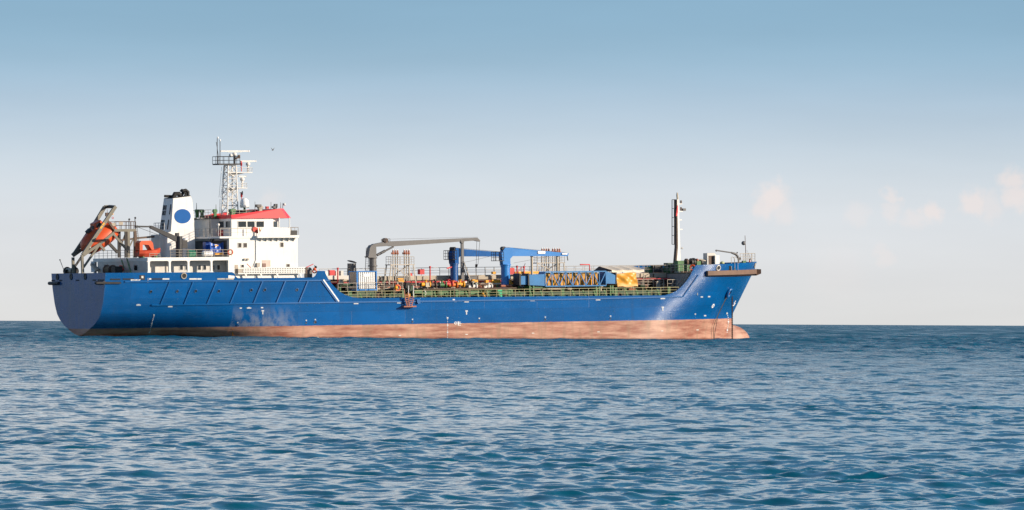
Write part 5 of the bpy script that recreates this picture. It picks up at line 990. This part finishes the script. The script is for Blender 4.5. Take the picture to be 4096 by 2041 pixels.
# two blue cranes
def blue_crane(CB, label, ped, Yp, r, ybase_z, yaw, head, boomL, boom_h, tip_h, zboom, stickers):
    cr = thing('deck_crane', label, 'crane', (ped, Yp, ZM), None); X_ = ped
    ca, sa = math.cos(yaw), math.sin(yaw); F_ = Vector((ca, sa, 0)); S_ = Vector((sa, -ca, 0)); O = Vector((X_, Yp, 0))
    def W(f, s_, z): return O + F_ * f + S_ * s_ + UP * z
    mb = MB(); mb.tube([(X_, Yp, ZM), (X_, Yp, ybase_z)], r, 24); mb.tube([(X_, Yp, ybase_z), (X_, Yp, ybase_z + .14)], r * 1.25, 24); mb.tube([(X_, Yp, ybase_z - .2), (X_, Yp, ybase_z)], r * 1.1, 24); mb.build('pedestal', CB, cr)
    z0, z1 = ybase_z + .14, zboom
    mb = MB(); mb.prism([W(-.55, .45, z0), W(.5, .45, z0), W(.5, .45, z0 + .7), W(.85, .45, z1 - .55), W(.9, .45, z1 + .55), W(-.25, .45, z1 + .55), W(-.75, .45, z1 - .2)], S_ * -.9); mb.build('tower', CB, cr)
    mb = MB(); mb.prism([W(.5, .38, z1 - boom_h * .55), W(boomL, .26, z1 - boom_h * .62), W(boomL + .12, .26, z1 - boom_h * .62 + tip_h), W(1.0, .38, z1 + boom_h * .5), W(.4, .38, z1 + boom_h * .5)], S_ * -.66); bm_ = mb.build('boom', CB, cr)
    mb = MB(); cw = W(-.3, 0, z1 + .42); mb.tube([cw - S_ * .35, cw + S_ * .35], .28, 14); mb.build('winch', DARK, cr)
    mb = MB(); mb.tube([W(0, -.1, z1 + .62), W(boomL, -.1, z1 - boom_h * .62 + tip_h + .08)], .025, 4); mb.tube([W(1.2, 0, z1 - boom_h * .55 - .9), W(boomL * .35, 0, z1 - boom_h * .6 - .55), W(boomL * .72, 0, z1 - boom_h * .58)], .022, 4); mb.build('hoist_wire', DARK, cr)
    mb = MB(); zz_ = z0 + .5; mb.rail([W(-.6, .7, zz_), W(-1.7, .7, zz_), W(-1.7, -.6, zz_), W(-.6, -.6, zz_)], 1.1, 3, .6, .035); mb.prism([W(-.5, .7, zz_ - .08), W(-1.75, .7, zz_ - .08), W(-1.75, -.6, zz_ - .08), W(-.5, -.6, zz_ - .08)], UP * .08); mb.build('operator_stand', NAVY, cr)
    mb = MB(); mb.tube([W(boomL, 0, z1 - boom_h * .5), W(boomL + .12, 0, z1 - boom_h * .5 - .7)], .06, 6); mb.build('hook', DARK, cr)
    for f0_, f1_, dz, hh in stickers:
        mb = MB(); mb.prism([W(f0_, .40, z1 + dz), W(f1_, .40, z1 + dz), W(f1_ + .06, .40, z1 + dz + hh / 2), W(f1_, .40, z1 + dz + hh), W(f0_, .40, z1 + dz + hh), W(f0_ - .06, .40, z1 + dz + hh / 2)], S_ * -.02); mb.build('sticker', SIGN, bm_)
    return cr
c2 = P(2022, 1100, -4.0); zf2 = P(2022, 1062, -4).z
blue_crane(BLUE, 'near bright blue deck crane with white oval sticker on its level boom', c2.x, -4.0, .58, zf2, 0.0, None, P(2268, 1015, -4).x - c2.x, .98, .36, P(2045, 1008, -4.4).z, ((4.55, 5.55, -.28, .36), (8.05, 8.75, -.42, .2)))
c1 = P(1816, 1060, -1.0); zf1_ = P(1816, 1057, -1).z
blue_crane(SHADEBLUE, 'far blue deck crane with shade in its colour, swung to port behind the near blue crane', c1.x, -1.0, .5, zf1_, math.radians(37), None, 14.5, .92, .5, P(1831, 1010, -1).z, ())
for px, yt, lab in ((2127, 1023, 'cream boom rest post under the middle of the bright blue boom'), (2229, 1021, 'cream boom rest post under the tip of the bright blue boom')):
    a = P(px, yt, -3.9); mb = MB(); mb.tube([(a.x, -3.9, ZM), (a.x, -3.9, a.z - .02)], .16, 12); mb.tube([(a.x, -3.9, a.z - .15), (a.x, -3.9, a.z - .01)], .22, 12); tag(mb.build('boom_rest', BEIGE, None, (a.x, -3.9, ZM)), lab, 'post')
# container
ct = thing('storage_container', 'small blue framed container with white vertical ribs and a tan end', 'container', P(1467, 1164, -6.2))
Yn = -6.3; xa_, xb2 = P(1427, 1124, Yn).x, P(1508, 1124, Yn).x; z0_, z1_ = P(1467, 1163, Yn).z, P(1467, 1084, Yn).z; dp = 2.35
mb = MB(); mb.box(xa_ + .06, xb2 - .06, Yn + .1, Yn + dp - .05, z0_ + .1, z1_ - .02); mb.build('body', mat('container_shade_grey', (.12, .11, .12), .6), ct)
for nm, b_ in (('corner_post', (xa_, xa_ + .16, Yn, Yn + .16, z0_, z1_)), ('corner_post', (xb2 - .14, xb2, Yn, Yn + .16, z0_, z1_)), ('corner_post', (xa_, xa_ + .14, Yn + dp - .16, Yn + dp, z0_, z1_)), ('top_rail', (xa_ + .16, xb2 - .14, Yn + .01, Yn + .12, z1_ - .12, z1_ - .01)), ('bottom_rail', (xa_ + .16, xb2 - .14, Yn + .01, Yn + .12, z0_ + .02, z0_ + .2)), ('top_rail', (xa_ + .01, xa_ + .1, Yn + .16, Yn + dp - .16, z1_ - .12, z1_ - .01)), ('bottom_rail', (xa_ + .01, xa_ + .1, Yn + .16, Yn + dp - .16, z0_ + .02, z0_ + .16))): mb = MB(); mb.box(*b_); mb.build(nm, BLUE, ct)
for k in range(8):
    x = xa_ + .24 + (xb2 - xa_ - .5) * (k + .5) / 8; mb = MB(); mb.prism([(x - .12, Yn + .1, z0_ + .22), (x - .07, Yn + .02, z0_ + .22), (x + .07, Yn + .02, z0_ + .22), (x + .12, Yn + .1, z0_ + .22)], (0, 0, z1_ - z0_ - .38)); mb.build('rib', SIGN, ct)
mb = MB(); mb.box(xa_ + .02, xa_ + .07, Yn + .18, Yn + dp - .18, z0_ + .18, z1_ - .14); mb.build('end_panel', mat('container_end_tan', (.33, .27, .23), .6, var=.06), ct)
mb = MB(); mb.pbox(1454, 1096, 1482, 1107, Yn - .01, .04); mb.build('name_plate', SIGN, ct)
mb = MB(); mb.box(xa_, xb2, Yn + .3, Yn + .6, ZM, z0_); mb.box(xa_, xb2, Yn + dp - .5, Yn + dp - .2, ZM, z0_); mb.build('cradle', DGREEN, ct)
# grey drum ventilator with tilted lid
dr = thing('drum_ventilator', 'grey drum shaped ventilator with its round lid tilted open behind the container', 'ventilator', P(1407, 1082, 2.4))
c = P(1407, 1082, 2.4); mb = MB(); mb.tube([(c.x, 2.4, ZM), (c.x, 2.4, P(1407, 1054, 2.4).z)], .56, 24); mb.build('drum', GREY, dr)
mb = MB(); cl = P(1408, 1047, 2.4); mb.lathe(cl, [(.02, .1), (.45, .07), (.64, 0), (.62, -.04), (.02, 0)], (.28, 0, 1), 24); mb.build('lid', GREY, dr)
# lattice boom section lying on cradles
tb = thing('lattice_boom', 'blue lattice crane boom lying on cradles with ochre planks inside', 'boom', P(2270, 1150, -6.6))
Yt = -6.8; D_ = 1.7
zt1, zt0 = P(2300, 1087, Yt).z, P(2300, 1144, Yt).z; xt0, xt1 = P(2181, 1115, Yt).x, P(2424, 1115, Yt).x
for yy in (Yt, Yt + D_):
    for zz_ in (zt1, zt0): mb = MB(); mb.bar((xt0, yy, zz_), (xt1, yy, zz_), .13, .15); mb.build('chord', TRUSS, tb)
    n_ = 9
    for k in range(n_ + 1):
        x = xt0 + (xt1 - xt0) * k / n_; mb = MB(); mb.bar((x, yy, zt0), (x, yy, zt1), .09); mb.build('lattice_post', TRUSS, tb)
        if k < n_:
            x2 = xt0 + (xt1 - xt0) * (k + 1) / n_; mb = MB(); mb.bar((x, yy - .03, zt0 if k % 2 == 0 else zt1), (x2, yy - .03, zt1 if k % 2 == 0 else zt0), .1); mb.build('lattice_brace', TRUSS, tb)
for k in range(17):
    x = xt0 + .15 + (xt1 - xt0 - 1.1) * k / 17; mb = MB(); mb.box(x, x + (xt1 - xt0 - 1.1) / 17 - .06, Yt + .42 + .05 * (k % 2), Yt + .5 + .05 * (k % 2), zt0 + .05, zt1 - .12); mb.build('plank', OCHRE, tb)
for k in (2, 4, 7, 8, 10, 12): x = xt0 + .2 + (xt1 - xt0 - 1.1) * k / 14; mb = MB(); mb.tube([(x, Yt + .3, zt0 + .1), (x, Yt + .3, zt0 + .78)], .09, 8); mb.build('cylinder', YELLOW, tb)
mb = MB(); mb.pprism([(2115, 1100), (2176, 1097), (2181, 1088), (2182, 1144), (2115, 1141)], Yt, D_); mb.build('butt_section', TRUSS, tb)
mb = MB(); mb.pprism([(2084, 1104), (2115, 1104), (2115, 1139), (2084, 1139)], Yt + .2, D_ - .4); mb.build('butt_end', TRUSS, tb)
for px in (2078, 2113): mb = MB(); mb.pprism([(px, 1097), (px + 4, 1094), (px + 6, 1143), (px, 1141)], Yt - .08, D_ + .1); mb.build('end_flange', NAVY, tb)
mb = MB(); mb.pprism([(2418, 1085), (2428, 1086), (2463, 1102), (2463, 1136), (2426, 1135)], Yt, D_); mb.build('head_section', TRUSS, tb)
mb = MB(); mb.pprism([(2463, 1090), (2467, 1090), (2467, 1137), (2463, 1137)], Yt - .05, D_ + .1); mb.build('end_flange', NAVY, tb)
for px in (2120, 2135, 2386, 2398, 2443, 2452): mb = MB(); mb.pbox(px - 2.5, 1142, px + 2.5, 1186, Yt + .1, D_ - .3); mb.build('cradle_leg', GREEN, tb)
mb = MB(); mb.pbox(2118, 1148, 2200, 1152, Yt + .2, D_ - .4); mb.build('cradle_beam', GREEN, tb)
for a, b in ((2137, 2162), (2171, 2182), (2188, 2256), (2270, 2286)): mb = MB(); mb.tube([P(a, 1155, -6.2), P(b, 1155, -6.2)], .17, 12); tag(mb.build('spare_pipe', mat('cream_pipe', (.58, .44, .34), .55), None, P(a, 1160, -6.2)), {2137: 'first cream pipe length below the butt of the blue boom', 2171: 'shortest cream pipe stub below the blue boom, between two longer lengths', 2188: 'longest cream pipe length below the middle of the blue boom', 2270: 'tan pipe end right of the longest cream pipe below the blue boom'}[a], 'pipe', 'cream pipe lengths below the blue boom')
# yellow tarpaulin over a stack
ty = thing('yellow_covered_stack', 'deck cargo under a bright yellow tarpaulin right of the blue lattice boom', 'tarpaulin', P(2505, 1150, -6.0))
ng, nv_ = 22, 14; vs = []; fs = []; xl_, xr_ = P(2466, 1120, -6.2).x, P(2545, 1120, -6.2).x; zb1 = P(2500, 1147, -6.2).z
for i in range(ng + 1):
    for j in range(nv_ + 1):
        u_, v_ = i / ng, j / nv_; ztop = P(2466 + 74 * u_, 1097 - 6 * u_ - 5 * math.sin(math.pi * u_) * u_, -6.2).z
        fold = .13 * math.sin(5.2 * (u_ - .5) * (1 + v_) + 3.5 * v_) + .08 * math.sin(13 * u_ - 8 * v_); x = xl_ + (xr_ - xl_) * u_ * (1 + .03 * v_)
        vs.append((x, -6.2 - .3 * v_ - fold * math.sin(math.pi * min(1, v_ * 1.2)), ztop + (zb1 - ztop) * v_ + .05 * math.sin(9 * u_) * v_))
for i in range(ng):
    for j in range(nv_): fs.append((i * (nv_ + 1) + j, i * (nv_ + 1) + j + 1, (i + 1) * (nv_ + 1) + j + 1, (i + 1) * (nv_ + 1) + j))
mb = MB(); mb.add(vs, fs, True); mb.box(xl_ + .1, xr_ - .15, -6.0, -4.3, zb1 + .1, P(2500, 1100, -6.2).z); mb.build('tarpaulin', TARPY, ty)
# beige canopy
cp = thing('deck_canopy', 'beige tarpaulin canopy stretched over the deck behind the yellow cover', 'canopy', P(2510, 1150, -3.5))
for k in range(3):
    u0_, u1_ = k / 3, (k + 1) / 3; ng = 6; vs = []; fs = []
    for i in range(ng + 1):
        for j in range(ng + 1):
            u_ = u0_ + (u1_ - u0_) * i / ng; v_ = j / ng; a, b = P(2396 + 134 * u_, 1066 - 2 * u_, -1.2), P(2447 + 129 * u_, 1080 - 2 * u_, -4.6); q = a.lerp(b, v_); q.z -= .12 * math.sin(math.pi * i / ng) * (.3 + v_); vs.append(q)
    for i in range(ng): q = vs[i * (ng + 1) + ng]
    base = len(vs)
    for i in range(ng + 1): q = Vector(vs[i * (ng + 1) + ng]); vs.append(q - UP * .28 + Vector((0, -.03, 0)))
    for i in range(ng):
        for j in range(ng): fs.append((i * (ng + 1) + j, i * (ng + 1) + j + 1, (i + 1) * (ng + 1) + j + 1, (i + 1) * (ng + 1) + j))
        fs.append((i * (ng + 1) + ng, base + i, base + i + 1, (i + 1) * (ng + 1) + ng))
    mb = MB(); mb.add(vs, fs, True); mb.build('canopy_panel', TARPB, cp)
mb = MB(); mb.prism([P(2396, 1066, -1.2), P(2447, 1081, -4.6), P(2447, 1087, -4.6), P(2372, 1085, -1.2)], (.05, 0, 0)); mb.build('canopy_gable', BROWN, cp)
for px in (2450, 2490, 2532, 2574): mb = MB(); a = P(px, 1084, -4.55); mb.tube([(a.x, -4.55, ZM), a], .05, 6); mb.build('canopy_pole', RAILM, cp)
# lifebuoy and yellow float on the rail, green bin, pilot ladder
lifebuoy(1590, 1152, -7.0, 'orange lifebuoy with yellow cover on the rail right of the striped container', .36)
mb = MB(); mb.sphere(P(1584, 1151, -7.25), .24); tag(mb.build('rail_float', YELLOW, None, P(1584, 1155, -7.25)), 'round yellow float hanging on the orange lifebuoy by the container', 'float')
gb = thing('wheelie_bin', 'bright green bin standing on deck in front of the blue crane pedestal', 'bin', P(2000, 1189, -7.6))
mb = MB(); mb.pprism([(1993, 1164), (2008, 1163), (2009, 1187), (2003, 1190), (1996, 1188)], -7.7, .6); mb.build('tub', VIVID, gb); mb = MB(); mb.pbox(1991, 1158, 2009, 1164, -7.75, .7); mb.build('lid', VIVID, gb)
pl = thing('pilot_ladder', 'rust coloured pilot ladder frame hanging over the ship side amidships', 'ladder', P(1640, 1227, -HB - .15))
Yl = -HB - .45
for q in (((1616, 1158), (1622, 1200), (1630, 1228)), ((1655, 1196), (1645, 1228)), ((1632, 1170), (1637, 1226))): mb = MB(); [mb.bar(P(*a, Yl), P(*b, Yl), .1) for a, b in zip(q, q[1:])]; mb.build('side_frame', RUST, pl)
for k in range(6): t = k / 5; mb = MB(); mb.bar(P(1618 + 12 * t, 1180 + 45 * t, Yl), P(1657 - 12 * t, 1190 + 36 * t, Yl), .08); mb.build('rung', RUST, pl)
mb = MB(); mb.pbox(1616, 1224, 1666, 1229, Yl - .3, .7); mb.build('landing', RUST, pl)
for px in (1634, 1654): mb = MB(); mb.tube([P(px, 1188, Yl + .3), P(px, 1143, Yl + .3)], .05, 6); mb.build('hand_post', SIGN, pl)
for px in (1613, 1668): mb = MB(); mb.pprism([(px, 1198), (px + 14, 1198), (px + 14, 1214), (px + 5, 1216), (px, 1208)], -HB - .25, .4); mb.build('hull_bracket', HULLP, hull)
for k in range(3): mb = MB(); mb.pbox(1627, 1176 + 5 * k, 1642, 1179 + 5 * k, -8.2, .5); mb.build('step', YELLOW, ship)
mb = MB(); mb.pprism([(1622, 1150), (1626, 1130), (1640, 1129), (1645, 1146), (1636, 1160)], -7.2, .6); mb.build('ladder_winch', BLACK, ship)
mb = MB(); mb.pprism([(1640, 1160), (1648, 1140), (1655, 1148), (1657, 1182), (1644, 1184)], -6.9, .6); mb.build('ladder_hoist', DGREEN, ship)
# loose things near the forecastle
for px, py, w_, m_ in ((2610, 1066, 14, GREEN), (2636, 1062, 16, DARK), (2668, 1072, 14, GREEN), (2690, 1052, 18, DGREEN), (2645, 1090, 8, PIPERED), (2560, 1080, 12, PIPERED)):
    mb = MB(); a = P(px, 1091, 1.5); mb.pbox(px - w_, py, px + w_, 1091, 1.0 + rnd.random(), 1.2); mb.build('deck_machine', m_, ship)
# ------------------------------------------------------------------ forecastle gear
wd = thing('anchor_windlass', 'green windlass with dark chain gypsies abaft the bow cabin', 'windlass', P(2770, 1065, -1.5))
a_, b_ = P(2738, 1050, -2.0), P(2812, 1050, -2.0); mb = MB(); mb.tube([a_, b_], .16, 10); mb.build('shaft', DARK, wd)
for t, r_, m_ in ((.1, .5, BROWN), (.36, .55, DARK), (.48, .58, DARK), (.66, .5, RUST), (.9, .45, DARK)): c = a_.lerp(b_, t); mb = MB(); mb.tube([c - Vector((.12, 0, 0)), c + Vector((.12, 0, 0))], r_, 16); mb.build('gypsy', m_, wd)
for px0, px1, py0 in ((2712, 2736, 1043), (2788, 2804, 1045), (2748, 2762, 1058)): mb = MB(); mb.pbox(px0, py0, px1, 1085, -2.6, 1.0); mb.build('gear_case', GREEN, wd)
mb = MB(); mb.bar(P(2800, 1038, -2.4), P(2862, 1054, -2.4), .13); mb.build('brake_lever', BEIGE, wd)
bc = thing('bow_cabin', 'grey box cabin with brown doorway and white locker on the forecastle', 'cabin', P(2850, 1056, -1.5))
mb = MB(); mb.pprism([(2829, 1062), (2829, 1013), (2858, 1012), (2865, 1020), (2866, 1062)], -2.6, 1.1); mb.build('shell', OFFWHITE, bc); mb = MB(); mb.pbox(2835, 1023, 2860, 1062, -2.63, .05); mb.build('doorway', BROWN, bc)
mb = MB(); mb.pbox(2861, 1022, 2878, 1062, -3.0, .7); mb.build('locker', WHITE, bc)
bd_ = thing('bow_davit', 'small grey davit with a curved arm pointing aft over the forecastle', 'davit', P(2954, 1052, -2.4))
mb = MB(); mb.tube([P(2954, 1062, -2.4), P(2954, 1040, -2.4), P(2951, 1026, -2.4), P(2943, 1017, -2.4), P(2925, 1011, -2.4)], [.12, .12, .16, .17, .12], 10); mb.tube([P(2925, 1011, -2.4), P(2866, 1002, -2.4)], .085, 8); mb.build('arm', GREY, bd_)
mb = MB(); mb.sphere(P(2865, 1003, -2.4), .13); mb.sphere(P(2949, 1011, -2.4), .1); mb.build('sheave', GREY, bd_); mb = MB(); mb.pbox(2956, 1030, 2964, 1040, -2.5, .3); mb.build('winch', DARK, bd_)
mb = MB(); mb.pbox(2972, 1043, 2984, 1052, -1.6, .4); tag(mb.build('mooring_roller', GREEN, None, P(2978, 1052, -1.6)), 'small green roller post beside the staff on the bow bulwark', 'roller')
mb = MB(); mb.sphere(P(2889, 1052, -4), .3, sz=.7); tag(mb.build('fender_ball', mat('pale_green', (.45, .48, .25), .6), None, P(2889, 1056, -4)), 'pale green dome on the bow bulwark beside the white locker', 'dome')
st_ = thing('jack_staff', 'thin bow staff carrying a round anchor day shape', 'staff', P(2985, 1048, -1.0))
mb = MB(); mb.tube([P(2985, 1060, -1), P(2980, 943, -1)], [.06, .035], 8); mb.build('pole', BROWN, st_); mb = MB(); mb.sphere(P(2974, 973, -1), .28); mb.build('anchor_ball', GREY, st_)
lifebuoy(2770, 1071, -6.6, 'orange lifebuoy on the forecastle rail at the head of the stair', .33, (.6, 1, 0))
mb = MB(); rp = []
for q in ((2757, 1100), (2757, 1060)): rp.append(P(*q, -7.0))
# person at the bow pulpit, from the pelvis up, standing on the forecastle deck
def person(at, face, label):
    me = bpy.data.meshes.new('person'); f = Vector((math.cos(face), math.sin(face), 0)); s_ = Vector((-f.y, f.x, 0)); U = UP
    def q(a, b, c): return f * a + s_ * b + U * c
    V = [(q(0, 0, .92), .15, .12), (q(.02, 0, 1.15), .16, .115), (q(.05, 0, 1.38), .18, .12), (q(.07, 0, 1.5), .07, .065), (q(.1, 0, 1.62), .095, .105), (q(.1, 0, 1.73), .08, .085)]
    E = [(0, 1), (1, 2), (2, 3), (3, 4), (4, 5)]
    for sg in (-1, 1):
        k = len(V); V += [(q(0, sg * .1, .84), .1, .1), (q(.04, sg * .11, .48), .07, .07), (q(0, sg * .11, .09), .05, .05), (q(.16, sg * .12, .04), .045, .04)]; E += [(0, k), (k, k + 1), (k + 1, k + 2), (k + 2, k + 3)]
        k = len(V); V += [(q(.05, sg * .2, 1.4), .065, .065), (q(.1, sg * .26, 1.13), .05, .05), (q(.33, sg * .16, 1.12), .04, .04), (q(.4, sg * .13, 1.13), .035, .045)]; E += [(2, k), (k, k + 1), (k + 1, k + 2), (k + 2, k + 3)]
        for d_ in range(4): h = len(V); V += [(q(.45, sg * (.11 + .02 * d_ - .03), 1.14 - .01 * d_), .01, .01), (q(.47, sg * (.10 + .02 * d_ - .03), 1.11 - .01 * d_), .009, .009)]; E += [(k + 3, h), (h, h + 1)]
        h = len(V); V += [(q(.42, sg * .08, 1.17), .011, .011), (q(.45, sg * .07, 1.16), .009, .009)]; E += [(k + 3, h), (h, h + 1)]
    me.from_pydata([tuple(v[0]) for v in V], E, []); o = bpy.data.objects.new('person', me); COL.objects.link(o)
    md = o.modifiers.new('skin', 'SKIN'); sub = o.modifiers.new('sub', 'SUBSURF'); sub.levels = sub.render_levels = 1
    if not me.skin_vertices: me.attributes.new('skin', 'FLOAT_VECTOR', 'POINT')
    lay = me.skin_vertices[0].data
    for i, v in enumerate(V): lay[i].radius = (v[1], v[2]); lay[i].use_root = (i == 0)
    dg = bpy.context.evaluated_depsgraph_get(); m2 = bpy.data.meshes.new_from_object(o.evaluated_get(dg)); o.modifiers.clear(); o.data = m2
    m2.materials.clear(); m2.materials.append(mat('coverall_orange', (.62, .12, .04), .75)); m2.materials.append(SKIN); m2.materials.append(mat('dark_hair', (.02, .015, .012), .8)); m2.materials.append(DARK)
    for p in m2.polygons:
        c = p.center; h = c.z; r_ = c.dot(f); p.material_index = (2 if (h > 1.68 or (h > 1.58 and r_ < .07)) else 1) if h > 1.5 else (3 if h < .12 else (1 if r_ > .37 else 0)); p.use_smooth = True
    o.matrix_world = TM @ Matrix.Translation(at); return tag(o, label, 'person')
pa = P(2997, 1050, -1.2); person(Vector((pa.x, -1.2, 8.17)), math.radians(-25), 'person in an orange coverall holding a fishing rod at the bow rail')
mb = MB(); a_ = Vector((pa.x, -1.2, 8.17)) + Vector((.38, -.2, 1.14)); mb.tube([a_, P(2987, 1000, -1.3)], [.025, .012], 6); tag(mb.build('fishing_rod', DARK, None, a_), 'thin fishing rod slanting up from the person at the bow', 'rod')

# ------------------------------------------------------------------ anchor chain and rope, bird
a_, b_ = on_hull(2915, 1180, .55)[0], None
pb = P(2929, 1364, a_.y - .1); mb = MB(); nl = 44; dirc = (pb - a_).normalized()
for k in range(nl):
    c = a_.lerp(pb, (k + .5) / nl); axn = Vector((0, 1, 0)) if k % 2 else Vector((1, 0, 0)); axn = (axn - dirc * axn.dot(dirc)).normalized(); mb.torus(c, .085, .032, axn, 10, 5, 1.65, dirc)
o = tag(mb.build('anchor_chain', CHAIN, None, pb), 'dark anchor chain running from the hawse pipe down into the water', 'chain')
rp = [on_hull(x, y, .25)[0] for x, y in ((2899, 1188), (2880, 1225), (2862, 1265), (2851, 1295), (2846, 1318), (2848, 1340))]; rp.append(P(2854, 1362, rp[-1].y)); mb = MB(); mb.tube(rp, .045, 6); tag(mb.build('anchor_rope', ROPE, None, rp[-1]), 'slack dark rope curving down the bow beside the chain', 'rope')
bc_ = P(1091, 601, -90); bird = thing('seagull', 'small dark gull with raised wings flying right of the radar mast', 'bird', bc_)
mb = MB(); rr_ = Vector((math.cos(TH), -math.sin(TH), 0)); vv_ = Vector((math.sin(TH), math.cos(TH), 0)); fd = (vv_ * .9 + rr_ * .35).normalized()
mb.tube([bc_ - fd * .24 - UP * .03, bc_ - fd * .1, bc_, bc_ + fd * .14 + UP * .03, bc_ + fd * .2 + UP * .06, bc_ + fd * .28 + UP * .05], [.02, .055, .065, .045, .04, .01], 8); mb.build('body', GREY, bird)
for s_ in (-1, 1):
    r_ = rr_ * s_; q = [bc_ + fd * .06 + UP * .03, bc_ + r_ * .12 + UP * .16 + fd * .08, bc_ + r_ * .2 + UP * .3, bc_ + r_ * .1 + UP * .12 - fd * .08, bc_ - fd * .08 + UP * .02]
    mb = MB(); mb.prism(q, UP * .015); mb.build('wing', GREY, bird)
for o in bpy.data.objects:
    if '_o' in o: del o['_o']
